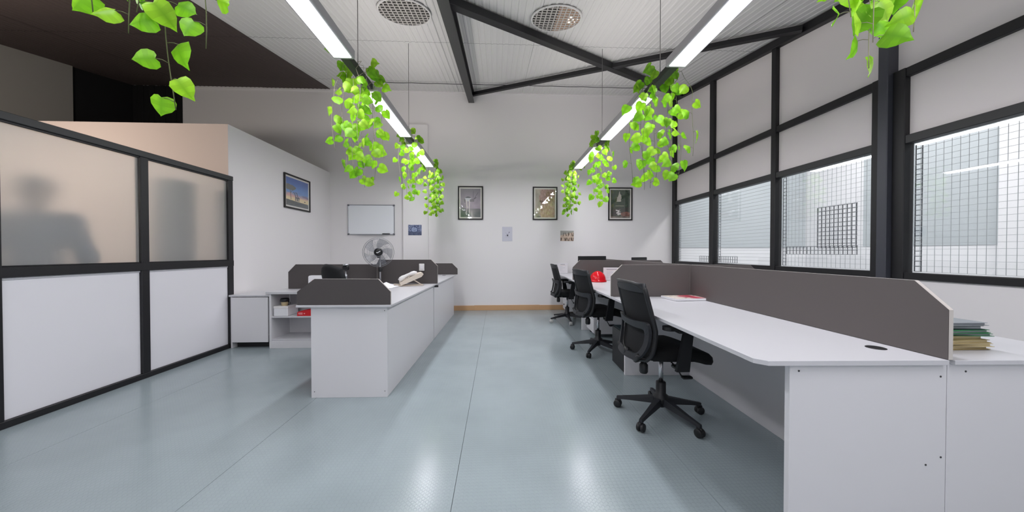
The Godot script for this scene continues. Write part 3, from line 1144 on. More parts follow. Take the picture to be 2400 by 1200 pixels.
		for k in 54:
			var l := (k + 1) % 54
			var o1: Vector2 = loops[0][k]
			var o2: Vector2 = loops[0][l]
			var n1: Vector2 = loops[1][k]
			var n2: Vector2 = loops[1][l]
			quad(st, place.call(o1, -0.008), place.call(n1, -0.008), place.call(n2, -0.008), place.call(o2, -0.008))
			quad(st, place.call(n1, 0.012), place.call(o1, 0.012), place.call(o2, 0.012), place.call(n2, 0.012))
			quad(st, place.call(o1, 0.012), place.call(o1, -0.008), place.call(o2, -0.008), place.call(o2, 0.012))
			quad(st, place.call(n1, -0.008), place.call(n1, 0.012), place.call(n2, 0.012), place.call(n2, -0.008))
		st.generate_normals()
		shared.lumbar = st.commit()
		st = mb(true)
		tube(st, [Vector3(-0.05, 0.435, 0), Vector3(-0.2, 0.43, 0), Vector3(-0.255, 0.47, 0), Vector3(-0.25, 0.5, 0)], [0.024, 0.026, 0.024, 0.02], 8)
		for s in [-1, 1]:
			tube(st, [Vector3(-0.16, 0.43, 0.03 * s), Vector3(-0.23, 0.44, 0.1 * s), Vector3(-0.24, 0.49, 0.17 * s)], [0.02, 0.018, 0.016], 8)
		st.generate_normals()
		shared.yoke = st.commit()
		st = mb()
		bar(st, Vector3(0.0, 0.425, 0.18), Vector3(0.0, 0.425, 0.275), 0.06, 0.02, 0.005)
		prism(st, [Vector2(-0.045, 0.415), Vector2(0.04, 0.415), Vector2(0.065, 0.66), Vector2(0.005, 0.66)], 0.024, Transform3D(Basis(), Vector3(0, 0, 0.265)))
		box(st, Vector3(0.02, 0.67, 0.262), Vector3(0.12, 0.02, 0.06), 0.006)
		st.generate_normals()
		shared.arm = st.commit()
		st = mb()
		prism(st, rounded(0.25, 0.075, 0.03), 0.024, Transform3D(Basis(Vector3.RIGHT, Vector3(0, 0, -1), Vector3.UP), Vector3(0.0, 0.69, 0.262)))
		st.generate_normals()
		shared.pad = st.commit()
	part("seat", shared.seat, M.fabric_black, t)
	part("tilt_mechanism", shared.mech, M.plastic_black, t)
	var kn := part("tension_knob", shared.knob, M.plastic_black, t, Vector3(-0.17, 0.345, 0.09))
	kn.name = "tension_knob"
	part("height_lever", shared.lever, M.plastic_black, t)
	part("mesh_back", shared.back, M.mesh_black, t)
	var fr := part("back_frame", shared.frame, M.plastic_black, t)
	part("top_rail", shared.rail, M.plastic_dark, fr)
	part("lumbar_support", shared.lumbar, M.plastic_dark, t)
	part("back_yoke", shared.yoke, M.plastic_black, t)
	for s in [1, -1]:
		var a := part("armrest", shared.arm, M.plastic_black, t)
		var p := part("arm_pad", shared.pad, M.plastic_black, a)
		if s < 0:
			a.rotation.y = PI
			a.position.x = 0.04
		p.name = "arm_pad"


func build_chairs() -> void:
	make_mesh_chair("black mesh-back chair nearest the camera, at the desk with the magazine", Vector3(1.166, 0, -2.29), 0.02, 0.07, M.plastic_black)
	make_mesh_chair("black mesh-back chair at the desk with the red hard hat, middle of three", Vector3(1.19, 0, -3.83), 0.15, 0.30, M.plastic_black)
	make_mesh_chair("black mesh-back chair with pale wheels, nearest the back wall", Vector3(1.18, 0, -5.50), 0.03, 0.93, M.caster_grey)
	# the padded chair behind the counter
	var t := thing("padded_chair", "black padded chair behind the brown counter screen, only its back showing", "chair", Vector3(-1.615, 0, -3.78), 0.9)
	chair_base(t, -0.9, M.plastic_black)
	part("seat", shared.seat, M.fabric_black, t)
	part("tilt_mechanism", shared.mech, M.plastic_black, t)
	var st := mb(true)
	for side in [-1, 1]:
		var f := func(u: float, v: float) -> Vector3:
			var s := (u - 0.5) * 2.0
			var y := lerpf(0.52, 1.045 - 0.05 * s * s, v)
			var w := lerpf(0.20, 0.235, smoothstep(0.0, 0.8, v)) * (1.0 - 0.12 * smoothstep(0.8, 1.0, v))
			var thick := 0.03 * sqrt(maxf(0.0, 1.0 - pow(s, 6.0))) * sqrt(maxf(0.0, 1.0 - pow(v * 2.0 - 1.0, 8.0)))
			return Vector3(-0.2 - 0.18 * (y - 0.55) + 0.06 * s * s + side * thick, y, w * s)
		if side > 0:
			grid(st, func(u, v): return f.call(1.0 - u, v), 14, 14)
		else:
			grid(st, func(u, v): return f.call(u, v), 14, 14)
	part("backrest", st, M.mesh_black, t)
	st = mb(true)
	tube(st, [Vector3(-0.05, 0.435, 0), Vector3(-0.22, 0.43, 0), Vector3(-0.26, 0.5, 0), Vector3(-0.25, 0.7, 0)], 0.02, 8)
	part("back_post", st, M.plastic_black, t)


# ---------------------------------------------------------------- pictures and papers
func paint(w: int, h: int, f: Callable) -> Image:
	var im := Image.create(w, h, false, Image.FORMAT_RGB8)
	for y in h:
		for x in w:
			im.set_pixel(x, y, f.call((x + 0.5) / w, (y + 0.5) / h))
	return im


func nz(n: FastNoiseLite, u: float, v: float, s: float) -> float:
	return clampf(0.5 + 0.95 * n.get_noise_2d(u * s, v * s), 0.0, 1.0)


func seg(u: float, v: float, a: Vector2, b: Vector2) -> float:
	var p := Vector2(u, v)
	return p.distance_to(Geometry2D.get_closest_point_to_segment(p, a, b))


func art_savanna(u: float, v: float, n: FastNoiseLite) -> Color:
	var c := Color8(46, 92, 176).lerp(Color8(96, 150, 214), smoothstep(0.0, 0.5, v))
	var cloud := nz(n, u * 0.6, v * 1.6, 300.0)
	c = c.lerp(Color8(226, 170, 168), smoothstep(0.48, 0.68, v + 0.15 * (cloud - 0.5)))
	c = c.lerp(Color8(120, 118, 160), 0.9 * smoothstep(0.55, 0.72, cloud) * smoothstep(0.4, 0.55, v) * smoothstep(0.35, 0.7, u))
	c = c.lerp(Color8(244, 222, 176), smoothstep(0.62, 0.72, v))
	var ground := 0.79 + 0.05 * u
	if v > ground:
		c = Color8(74, 80, 84).lerp(Color8(58, 64, 60), nz(n, u, v, 900.0))
	var crown: float = pow((u - 0.14) / 0.27, 2.0) + pow((v - 0.33 - 0.05 * u) / 0.105, 2.0)
	if crown < 0.75 + 0.4 * nz(n, u, v, 700.0):
		c = Color8(96, 98, 90).lerp(Color8(120, 118, 108), nz(n, u, v, 1200.0))
	if seg(u, v, Vector2(0.17, 0.4), Vector2(0.2, 0.76)) < 0.012 or seg(u, v, Vector2(0.18, 0.55), Vector2(0.28, 0.42)) < 0.008:
		c = Color8(88, 84, 88)
	for g in [[0.36, 0.50], [0.46, 0.49]]:
		if seg(u, v, Vector2(g[0] - 0.05, g[1]), Vector2(g[0], g[1] + 0.03)) < 0.014 or seg(u, v, Vector2(g[0], g[1] + 0.02), Vector2(g[0] + 0.05, 0.66)) < 0.017 or seg(u, v, Vector2(g[0] + 0.05, 0.67), Vector2(g[0] + 0.1, 0.68)) < 0.026:
			c = Color8(70, 76, 92)
		for l in [0.03, 0.05, 0.09, 0.11]:
			if seg(u, v, Vector2(g[0] + l, 0.68), Vector2(g[0] + l, 0.79)) < 0.007:
				c = Color8(70, 76, 92)
	if pow((u - 0.83) / 0.035, 2.0) + pow((v - 0.76) / 0.02, 2.0) < 1.0:
		c = Color8(80, 72, 62)
	return c


func art_antelope(u: float, v: float, n: FastNoiseLite) -> Color:
	var c := Color8(128, 122, 132).lerp(Color8(178, 164, 178), smoothstep(0.0, 0.6, v) * (0.6 + 0.5 * nz(n, u, v, 260.0)))
	if v > 0.69 + 0.02 * nz(n, u, 0, 500.0):
		c = Color8(104, 106, 106).lerp(Color8(72, 84, 82), smoothstep(0.7, 1.0, v) * nz(n, u, v * 3.0, 300.0) * 1.5)
	var body: float = pow((u - 0.38) / 0.15, 2.0) + pow((v - 0.36) / 0.085, 2.0)
	if body < 1.0:
		c = Color8(196, 200, 206) if v > 0.33 else Color8(74, 76, 84)
	for l in [[0.29, 0.40, 0.33, 0.66, 0.28, 0.88], [0.45, 0.40, 0.43, 0.66, 0.45, 0.88]]:
		if seg(u, v, Vector2(l[0], l[1]), Vector2(l[2], l[3])) < 0.02 or seg(u, v, Vector2(l[2], l[3]), Vector2(l[4], l[5])) < 0.013:
			c = Color8(226, 220, 214)
	if seg(u, v, Vector2(0.50, 0.42), Vector2(0.64, 0.42)) < 0.045:
		c = Color8(110, 104, 114) if v > 0.40 else Color8(82, 78, 88)
	if seg(u, v, Vector2(0.62, 0.36), Vector2(0.65, 0.08)) < 0.011 or seg(u, v, Vector2(0.66, 0.37), Vector2(0.87, 0.14)) < 0.011:
		c = Color8(92, 84, 100)
	if seg(u, v, Vector2(0.68, 0.36), Vector2(0.78, 0.31)) < 0.014 or seg(u, v, Vector2(0.22, 0.38), Vector2(0.22, 0.48)) < 0.018:
		c = Color8(70, 68, 78)
	return c


func art_lion(u: float, v: float, n: FastNoiseLite) -> Color:
	var c := Color8(150, 144, 126).lerp(Color8(196, 182, 162), nz(n, u, v, 160.0))
	var d: float = Vector2((u - 0.62) / 0.5, (v - 0.22) / 0.42).length() + 0.35 * (nz(n, u, v, 420.0) - 0.5)
	c = c.lerp(Color8(184, 148, 134).lerp(Color8(142, 108, 92), nz(n, u * 1.4, v, 900.0)), smoothstep(1.0, 0.7, d))
	var b: float = Vector2((u - 0.62) / 0.45, (v - 0.82) / 0.42).length() + 0.3 * (nz(n, u, v, 500.0) - 0.5)
	c = c.lerp(Color8(206, 178, 156).lerp(Color8(170, 132, 112), nz(n, u * 1.2, v * 0.8, 700.0)), smoothstep(1.0, 0.75, b))
	if seg(u, v, Vector2(0.25, 0.4), Vector2(0.45, 0.47)) < 0.03 * nz(n, u, v, 900.0) * 2.0:
		c = Color8(110, 84, 74)
	if seg(u, v, Vector2(0.12, 0.97), Vector2(0.26, 0.97)) < 0.02:
		c = Color8(96, 92, 88)
	return c


func art_falls(u: float, v: float, n: FastNoiseLite) -> Color:
	var c := Color8(14, 32, 24).lerp(Color8(66, 96, 56), nz(n, u, v, 1100.0))
	c = c.lerp(Color8(92, 92, 34), 0.8 * smoothstep(0.45, 0.7, nz(n, u + 3.0, v, 420.0)) * smoothstep(0.55, 0.1, u))
	c = c.lerp(Color8(52, 42, 32), smoothstep(0.55, 0.72, v) * nz(n, u, v * 2.0, 400.0) * 1.4)
	var f: float = absf(u - 0.43 - 0.04 * sin(v * 9.0)) - 0.09 * smoothstep(0.08, 0.3, v)
	if v > 0.06 and v < 0.42 and f < 0.02 * nz(n, u, v, 900.0) * 2.0:
		c = Color8(200, 192, 180)
	if absf(v - 0.57) < 0.008 and u > 0.25 and u < 0.7:
		c = Color8(176, 168, 140)
	if v > 0.7 and v < 0.92 and absf(u - 0.38 - 0.25 * (v - 0.7)) < 0.12 and nz(n, u, v * 2.5, 500.0) > 0.46:
		c = Color8(222, 216, 214)
	if pow((u - 0.8) / 0.28, 2.0) + pow((v - 0.87) / 0.09, 2.0) < 1.0:
		c = Color8(150, 92, 72).lerp(Color8(104, 66, 52), nz(n, u, v, 700.0))
	if v > 0.94:
		c = Color8(84, 72, 64).lerp(Color8(150, 136, 122), nz(n, u, v * 4.0, 400.0))
	return c


func art_blue(u: float, v: float, n: FastNoiseLite) -> Color:
	var c := Color8(168, 178, 204).lerp(Color8(112, 122, 156), nz(n, u, v, 500.0))
	c = c.lerp(Color8(62, 72, 104), smoothstep(0.55, 0.68, nz(n, u + 2.0, v, 760.0)))
	var d := Vector2((u - 0.45) / 0.26, (v - 0.45) / 0.3).length()
	if absf(d - 0.95) < 0.08:
		c = Color8(66, 78, 116)
	elif d < 0.9:
		c = c.lerp(Color8(176, 190, 220), 0.5)
	if v > 0.66:
		c = c.lerp(Color8(60, 66, 92), 0.55)
	if absf(Vector2((u - 0.6) / 0.16, (v - 0.14) / 0.1).length() - 0.9) < 0.2:
		c = Color8(52, 62, 96)
	return c


func art_insect(u: float, v: float, n: FastNoiseLite) -> Color:
	var c := Color8(206, 206, 218)
	if Vector2((u - 0.53), (v - 0.60) * 1.4).length() < 0.07:
		c = Color8(34, 34, 44)
	for q in [[0.35, 0.4, 0.49, 0.55], [0.7, 0.36, 0.58, 0.55], [0.34, 0.6, 0.48, 0.6], [0.72, 0.62, 0.58, 0.6], [0.53, 0.5, 0.53, 0.58]]:
		if seg(u, v, Vector2(q[0], q[1]), Vector2(q[2], q[3])) < 0.014 and nz(n, u, v, 800.0) > 0.45:
			c = Color8(120, 120, 140)
	if Vector2(u - 0.69, (v - 0.38) * 1.4).length() < 0.04:
		c = Color8(70, 70, 84)
	if absf(v - 0.71) < 0.008 and u > 0.3 and u < 0.72:
		c = Color8(168, 168, 184)
	return c


func art_figures(u: float, v: float, n: FastNoiseLite) -> Color:
	var c := Color8(216, 194, 176).lerp(Color8(196, 176, 160), nz(n, u, v, 260.0))
	if v < 0.45 - 0.3 * u:
		c = Color8(168, 166, 160)
	var row := 0 if v < 0.55 else 1
	var rows := [[0.24, 0.42, 0.62, 0.86, 0.97], [0.06, 0.34, 0.42, 0.56, 0.66, 0.84, 0.95]]
	for k in rows[row].size():
		var x: float = rows[row][k]
		var y := 0.36 if row == 0 else 0.84
		var lean := 0.05 if k % 2 else -0.03
		if k % 3 == 2 or (row == 1 and k == 0):
			if absf(Vector2((u - x) / 0.045, (v - y + 0.04) / 0.13).length() - 0.8) < 0.25:
				c = Color8(74, 60, 52)
		if seg(u, v, Vector2(x - lean, y - 0.16), Vector2(x, y)) < 0.018 or seg(u, v, Vector2(x, y), Vector2(x + lean + 0.02, y + 0.15)) < 0.016 or seg(u, v, Vector2(x, y), Vector2(x - 0.03, y + 0.15)) < 0.012:
			c = Color8(78, 62, 52)
	return c


func text_sheet(title: float, seed_: int) -> Image:
	var r := RandomNumberGenerator.new()
	r.seed = seed_
	var im := Image.create(128, 160, false, Image.FORMAT_RGB8)
	im.fill(Color8(234, 230, 234))
	im.fill_rect(Rect2i(int(64 - title * 32), 16, int(title * 64), 9), Color8(164, 160, 168))
	im.fill_rect(Rect2i(24, 32, 80, 4), Color8(222, 202, 198))
	for k in 9:
		im.fill_rect(Rect2i(22, 48 + k * 10, 28 + r.randi() % 52, 3), Color8(204, 201, 210))
	return im


func framed(label: String, at: Vector3, turn: float, w: float, h: float, art: Callable, px: Vector2i) -> void:
	var n := FastNoiseLite.new()
	n.seed = 11
	n.frequency = 0.01
	var t := thing("framed_picture", label, "picture", at, turn, "black framed wildlife pictures")
	var st := mb()
	var b := 0.024
	for s in [-1, 1]:
		box(st, Vector3(s * (w / 2 - b / 2), 0, 0.012), Vector3(b, h, 0.024), 0.003)
		box(st, Vector3(0, s * (h / 2 - b / 2), 0.012), Vector3(w - 2 * b, b, 0.024), 0.003)
	part("frame", st, M.frame_black, t)
	st = mb()
	box(st, Vector3(0, 0, 0.005), Vector3(w - 2 * b, h - 2 * b, 0.008))
	part("mount", st, M.mount_white, t)
	st = mb()
	facing(st, w - 0.1, h - 0.1, 0.0096)
	part("print", st, picture(paint(px.x, px.y, func(u, v): return art.call(u, v, n))), t)
	st = mb()
	box(st, Vector3(0, 0, 0.016), Vector3(w - 2 * b, h - 2 * b, 0.002))
	part("glass", st, M.glass, t)


func pinned(called: String, label: String, at: Vector3, w: float, h: float, im: Image) -> void:
	var t := thing(called, label, "print", at)
	var st := mb()
	box(st, Vector3(0, 0, 0.001), Vector3(w, h, 0.002))
	part("sheet", st, M.paper, t)
	st = mb()
	facing(st, w, h, 0.0024)
	part("print", st, picture(im, 0.7), t)


func build_wall_things() -> void:
	framed("picture of two giraffes under a tree against a blue sky, on the left wall", Vector3(LEFT + 0.001, 2.132, -5.58), PI / 2, 0.70, 0.54, art_savanna, Vector2i(160, 120))
	framed("picture of a long-horned antelope on a mauve ground, on the back wall", Vector3(-0.53, 2.155, BACK + 0.001), 0, 0.50, 0.67, art_antelope, Vector2i(120, 168))
	framed("picture of tawny fur on a beige ground, on the back wall", Vector3(0.97, 2.155, BACK + 0.001), 0, 0.50, 0.67, art_lion, Vector2i(120, 168))
	framed("picture of a waterfall in dark green forest, on the back wall", Vector3(2.515, 2.155, BACK + 0.001), 0, 0.50, 0.67, art_falls, Vector2i(120, 168))
	var n := FastNoiseLite.new()
	n.seed = 5
	n.frequency = 0.012
	pinned("blue_print", "small blue ink print stuck on the boxed column", Vector3(-1.615, 1.605, BACK + 0.071), 0.26, 0.205, paint(104, 82, func(u, v): return art_blue(u, v, n)))
	pinned("insect_print", "pale sheet with a small black insect drawing, between the antelope and fur pictures", Vector3(0.205, 1.535, BACK + 0.001), 0.205, 0.29, paint(82, 116, func(u, v): return art_insect(u, v, n)))
	pinned("figure_print", "beige print with two rows of small dark figures, below the fur picture", Vector3(1.42, 1.50, BACK + 0.001), 0.275, 0.21, paint(110, 84, func(u, v): return art_figures(u, v, n)))
	# whiteboard
	var t := thing("whiteboard", "whiteboard with an aluminium frame and grey corners on the back wall", "whiteboard", Vector3(-2.48, 1.81, BACK + 0.001))
	var st := mb()
	box(st, Vector3(0, 0, 0.008), Vector3(0.89, 0.57, 0.012))
	part("writing_surface", st, M.board, t)
	st = mb()
	for s in [-1, 1]:
		box(st, Vector3(0, s * 0.29, 0.011), Vector3(0.86, 0.016, 0.022), 0.003)
		box(st, Vector3(s * 0.447, 0, 0.011), Vector3(0.016, 0.56, 0.022), 0.003)
	part("frame", st, M.alu, t)
	for sx in [-1, 1]:
		for sy in [-1, 1]:
			st = mb()
			box(st, Vector3(sx * 0.44, sy * 0.284, 0.013), Vector3(0.04, 0.034, 0.027), 0.008)
			part("corner_cap", st, M.grey_cap, t)
	st = mb()
	box(st, Vector3(0.0, -0.292, 0.035), Vector3(0.55, 0.006, 0.05), 0.002)
	part("pen_tray", st, M.alu, t)
	st = mb(true)
	lathe(st, [Vector2(0, 0), Vector2(0.008, 0.001), Vector2(0.009, 0.02), Vector2(0.009, 0.135), Vector2(0.006, 0.15), Vector2(0, 0.151)], 12, Transform3D(Basis(Vector3(0, -1, 0), Vector3(1, 0, 0), Vector3(0, 0, 1)), Vector3.ZERO))
	tag(part("marker_pen", st, M.plastic_black, self, Vector3(-2.26, 1.531, BACK + 0.04)), "black marker pen lying on the whiteboard's tray", "pen")


# ---------------------------------------------------------------- things on the desks
func build_desk_things() -> void:
	# pedestal fan
	var t := thing("desk_fan", "grey fan with five clear blades and a black hub, in front of the brown screen", "fan", lb(-0.695, 0.75, -1.60), 0.3)
	var st := mb(true)
	lathe(st, [Vector2(0, 0), Vector2(0.085, 0), Vector2(0.09, 0.008), Vector2(0.05, 0.02), Vector2(0.018, 0.03), Vector2(0, 0.03)], 28)
	part("base", st, M.plastic_black, t)
	st = mb(true)
	tube(st, [Vector3(0.02, 0.02, 0), Vector3(0.015, 0.36, 0)], 0.009, 10)
	part("pole", st, M.alu, t)
	st = mb(true)
	box(st, Vector3(0.02, 0.20, 0), Vector3(0.045, 0.06, 0.045), 0.01)
	part("control_box", st, M.plastic_black, t)
	var hub := Vector3(0, 0.42, 0.02)
	st = mb(true)
	lathe(st, [Vector2(0, -0.13), Vector2(0.03, -0.13), Vector2(0.05, -0.10), Vector2(0.052, -0.03), Vector2(0, -0.03)], 24, Transform3D(Basis(Vector3(1, 0, 0), Vector3(0, 0, 1), Vector3(0, -1, 0)), hub))
	box(st, hub + Vector3(0, -0.045, -0.06), Vector3(0.045, 0.06, 0.05), 0.01)
	part("motor", st, M.plastic_black, t)
	st = mb(true)
	lathe(st, [Vector2(0, 0.0), Vector2(0.05, 0.0), Vector2(0.055, 0.01), Vector2(0.05, 0.05), Vector2(0.03, 0.058), Vector2(0, 0.06)], 28, Transform3D(Basis(Vector3(1, 0, 0), Vector3(0, 0, 1), Vector3(0, -1, 0)), hub))
	var h := part("hub", st, M.plastic_black, t)
	st = mb()
	prism(st, [Vector2(-0.026, -0.008), Vector2(-0.008, -0.012), Vector2(0.026, 0.012), Vector2(0.022, 0.018), Vector2(-0.008, -0.003), Vector2(-0.022, 0.0)], 0.002, Transform3D(Basis(), hub + Vector3(0, 0, 0.0605)))
	tag_part(part("badge", st, M.paper, h), "white tick-shaped badge")
	for k in 5:
		var b := mb(true)
		var a0 := TAU * k / 5 + 0.35
		var f := func(u: float, v: float) -> Vector3:
			var r := lerpf(0.045, 0.165, v)
			var a := a0 + (u - 0.5) * lerpf(0.7, 0.85, v) - 0.5 * v
			return hub + Vector3(r * cos(a), r * sin(a), 0.005 + 0.028 * (u - 0.5))
		grid(b, func(u, v): return f.call(1.0 - u, v), 6, 6)
		part("blade", b, M.blade, t)
	st = mb()
	var rings := mb(true)
	for q in [[0.185, 0.0, 0.0026], [0.168, 0.028, 0.0014], [0.125, 0.052, 0.0012], [0.085, 0.062, 0.0012], [0.052, 0.066, 0.0025], [0.168, -0.028, 0.0018], [0.11, -0.055, 0.0018]]:
		var pts := []
		for k in 48:
			pts.append(hub + Vector3(q[0] * cos(TAU * k / 48), q[0] * sin(TAU * k / 48), q[1] + 0.005))
		tube(rings, pts, q[2], 5, true)
	part("guard_ring", rings, M.wire_dark, t)
	rings = mb(true)
	for k in 60:
		var d := Vector3(cos(TAU * k / 60), sin(TAU * k / 60), 0)
		tube(rings, [hub + d * 0.052 + Vector3(0, 0, 0.07), hub + d * 0.125 + Vector3(0, 0, 0.057), hub + d * 0.168 + Vector3(0, 0, 0.033), hub + d * 0.185 + Vector3(0, 0, 0.005)], 0.0006, 4)
		if k % 2 == 0:
			tube(rings, [hub + d * 0.055 + Vector3(0, 0, -0.06), hub + d * 0.168 + Vector3(0, 0, -0.026), hub + d * 0.185 + Vector3(0, 0, 0.005)], 0.0006, 4)
	part("guard_wires", rings, M.wire_dark, t).set_meta("kind", "stuff")
	# desk phone
	var p := thing("desk_phone", "cream desk phone tilted on its stand on the white counter", "phone", lb(-0.27, 0.7505, -1.53), 0.35)
	var tilt := Transform3D(Basis(Vector3(0, 0, 1), 0.40), Vector3(0, 0.0, 0))
	st = mb()
	prism(st, [Vector2(-0.15, 0), Vector2(0.12, 0), Vector2(0.155, 0.02), Vector2(0.15, 0.045), Vector2(0.09, 0.056), Vector2(-0.14, 0.04)], 0.19, Transform3D(tilt.basis, Vector3(0.01, 0.065, 0)))
	part("body", st, M.cream, p)
	st = mb()
	bar(st, Vector3(0.03, 0.075, 0.05), Vector3(0.13, 0.008, 0.05), 0.02, 0.012, 0.003)
	bar(st, Vector3(0.03, 0.075, -0.05), Vector3(0.13, 0.008, -0.05), 0.02, 0.012, 0.003)
	box(st, Vector3(0.0, 0.006, 0), Vector3(0.3, 0.012, 0.15), 0.004)
	part("stand", st, M.cream, p)
	st = mb(true)
	var hs := []
	for k in 9:
		var u := -0.115 + 0.23 * k / 8.0
		hs.append(tilt * Vector3(u - 0.02, 0.122 + 0.022 * (1.0 - pow(u / 0.115, 2.0)), 0.045) + Vector3(0.03, 0.01, 0))
	tube(st, hs, [0.02, 0.03, 0.028, 0.02, 0.019, 0.02, 0.028, 0.03, 0.02], 10)
	part("handset", st, M.switch_white, p)
	st = mb()
	for r in 4:
		for c in 3:
			box(st, tilt * Vector3(-0.08 + 0.024 * r, 0.108 + 0.0012 * r, -0.01 - 0.022 * c) + Vector3(0.01, 0.005, 0), Vector3(0.014, 0.006, 0.013), 0.002, tilt.basis)
	part("keypad", st, M.grey_cap, p)
	st = mb()
	box(st, tilt * Vector3(0.05, 0.116, -0.035) + Vector3(0.01, 0.005, 0), Vector3(0.05, 0.004, 0.07), 0.001, tilt.basis)
	part("display", st, M.grey_cap, p)
	st = mb(true)
	var cord := []
	for k in 60:
		cord.append(Vector3(-0.13 - 0.0012 * k, 0.02 + 0.008 * sin(k * 1.1), 0.06 + 0.008 * cos(k * 1.1) - 0.001 * k))
	tube(st, cord, 0.003, 5)
	part("cord", st, M.cream, p)
	# loose papers
	for k in 3:
		st = mb()
		var bend := 0.02 + 0.012 * k
		grid(st, func(u, v): return Vector3((u - 0.5) * 0.21, 0.752 + 0.001 * k + bend * pow(1.0 - u, 2.0) * v, (0.5 - v) * 0.297), 8, 4)
		grid(st, func(u, v): return Vector3((0.5 - u) * 0.21, 0.7517 + 0.001 * k + bend * pow(u, 2.0) * v, (0.5 - v) * 0.297), 8, 4)
		var o := part(numbered("paper_sheet"), st, M.paper, self)
		o.position = lb(-0.53 + 0.02 * k, 0, -1.30 - 0.02 * k)
		o.rotation.y = 0.3 - 0.25 * k
		tag(o, ["lowest of the loose white papers beside the desk phone", "middle one of the three loose white papers beside the desk phone", "topmost of the loose white papers beside the desk phone, curling highest"][k], "paper", "loose papers by the phone")
	# white carton and a small device on the shelf unit
	var b2 := thing("notice_card", "white card with pink print standing left of the padded chair", "card", Vector3(-2.33, 0.69, -4.36), 0.1)
	st = mb()
	prism(st, rounded(0.17, 0.18, 0.02), 0.05, Transform3D(Basis(), Vector3(0, 0.09, 0)))
	part("card", st, M.paper, b2)
	st = mb()
	for k in 4:
		box(st, Vector3(0.01, 0.12 - 0.022 * k, 0.0255), Vector3(0.1 - 0.012 * (k % 2), 0.008, 0.001))
	part("print", st, M.pink_ink, b2)
	var dv := thing("webcam_stand", "small black camera on a silver stalk behind the padded chair", "camera", Vector3(-1.93, 0.69, -4.30))
	st = mb(true)
	lathe(st, [Vector2(0, 0), Vector2(0.045, 0), Vector2(0.045, 0.008), Vector2(0.012, 0.02), Vector2(0.008, 0.14), Vector2(0.018, 0.15), Vector2(0.018, 0.19), Vector2(0.007, 0.2), Vector2(0.006, 0.25), Vector2(0, 0.25)], 16)
	part("stalk", st, M.alu, dv)
	st = mb()
	box(st, Vector3(0, 0.28, 0), Vector3(0.07, 0.06, 0.06), 0.012)
	part("body", st, M.plastic_black, dv)
	st = mb(true)
	lathe(st, [Vector2(0, 0.31), Vector2(0.035, 0.312), Vector2(0.03, 0.325), Vector2(0, 0.33)], 16)
	part("cap", st, M.alu, dv)
	# hard hat
	var hh := thing("hard_hat", "shiny red hard hat on the middle desk of the right row", "helmet", rb(0.315, 0.751, -3.44), 1.25)
	st = mb(true)
	var dome := []
	for j in 13:
		var a := PI / 2 * j / 12.0
		dome.append([cos(a), 0.025 + 0.125 * sin(a)])
	for j in 12:
		for k in 36:
			var q := []
			for c in [[k, j], [k + 1, j], [k + 1, j + 1], [k, j + 1]]:
				var an: float = TAU * c[0] / 36
				var ridge: float = 0.007 * pow(maxf(0.0, 1.0 - absf(sin(an)) * 4.0), 1.0) * sin(PI * minf(1.0, c[1] / 6.0) / 2.0)
				q.append(Vector3(0.135 * dome[c[1]][0] * cos(an), dome[c[1]][1] + ridge, -0.112 * dome[c[1]][0] * sin(an)))
			quad(st, q[0], q[1], q[2], q[3])
	part("shell", st, M.red_gloss, hh)
	st = mb(true)
	for k in 36:
		var q := []
		for c in [[k, 0], [k + 1, 0], [k + 1, 1], [k, 1]]:
			var an: float = TAU * c[0] / 36
			var out: float = 1.0 if c[1] == 1 else 1.10 + 0.28 * pow(maxf(0.0, cos(an)), 3.0)
			q.append(Vector3(0.135 * out * cos(an), 0.012 if c[1] == 0 else 0.03, -0.112 * out * sin(an)))
		quad(st, q[0], q[1], q[2], q[3])
		var lo := []
		for v in q:
			lo.append(v - Vector3(0, 0.012, 0))
		quad(st, lo[1], lo[0], lo[3], lo[2])
		quad(st, lo[0], lo[1], q[1], q[0])
	part("brim", st, M.red_gloss, hh)
	st = mb()
	box(st, Vector3(-0.06, 0.05, 0.1), Vector3(0.055, 0.012, 0.003), 0.001)
	var lab := part("size_label", st, M.paper, hh)
	lab.transform = Transform3D(Basis(Vector3.UP, -1.25), Vector3.ZERO).translated_local(Vector3(0.02, 0, 0.012))
	# standing notices
	for k in 2:
		var at: Vector3 = [rb(0.565, 0.7525, -3.60), rb(0.12, 0.7525, -5.30)][k]
		var s := thing("notice_sheet", ["white printed notice leaning on the grey screen behind the hard hat", "white printed notice standing on the last desk against the back wall"][k], "notice", at, RB_TURN)
		var w: float = [0.25, 0.2][k]
		var hgt: float = [0.19, 0.20][k]
		st = mb()
		box(st, Vector3(0, hgt / 2, 0), Vector3(w, hgt, 0.006), 0.001)
		part("sheet", st, M.paper, s)
		st = mb()
		facing(st, w * 0.97, hgt * 0.97, 0.0034)
		part("print", st, picture(text_sheet([1.3, 0.9][k], 3 + k), 0.7), s, Vector3(0, hgt / 2, 0))
		st = mb()
		prism(st, [Vector2(0, 0), Vector2(0.05, 0), Vector2(0, 0.12)], 0.03, Transform3D(Basis(Vector3(0, 0, -1), Vector3(0, 1, 0), Vector3(1, 0, 0)), Vector3(0, 0, -0.003)))
		part("easel", st, M.paper, s)
	# monitors
	var mt := thing("monitor", "black monitor on the desk against the back wall, above the grey screen", "monitor", rb(0.36, 0.75, -3.95), -0.10)
	build_monitor(mt, 0.44, 0.27, 0.09)
	mt = thing("monitor", "dark monitor seen above the screens by the glazed wall", "monitor", rb(1.10, 0.75, -3.92), 0.55)
	build_monitor(mt, 0.38, 0.24, 0.10)
	# magazine
	var mg := thing("magazine", "thick magazine with a pink and white cover lying on the nearest desk", "magazine", rb(0.60, 0.751, -1.665), RB_TURN + 0.12)
	st = mb()
	box(st, Vector3(0, 0.011, 0), Vector3(0.30, 0.018, 0.22), 0.001)
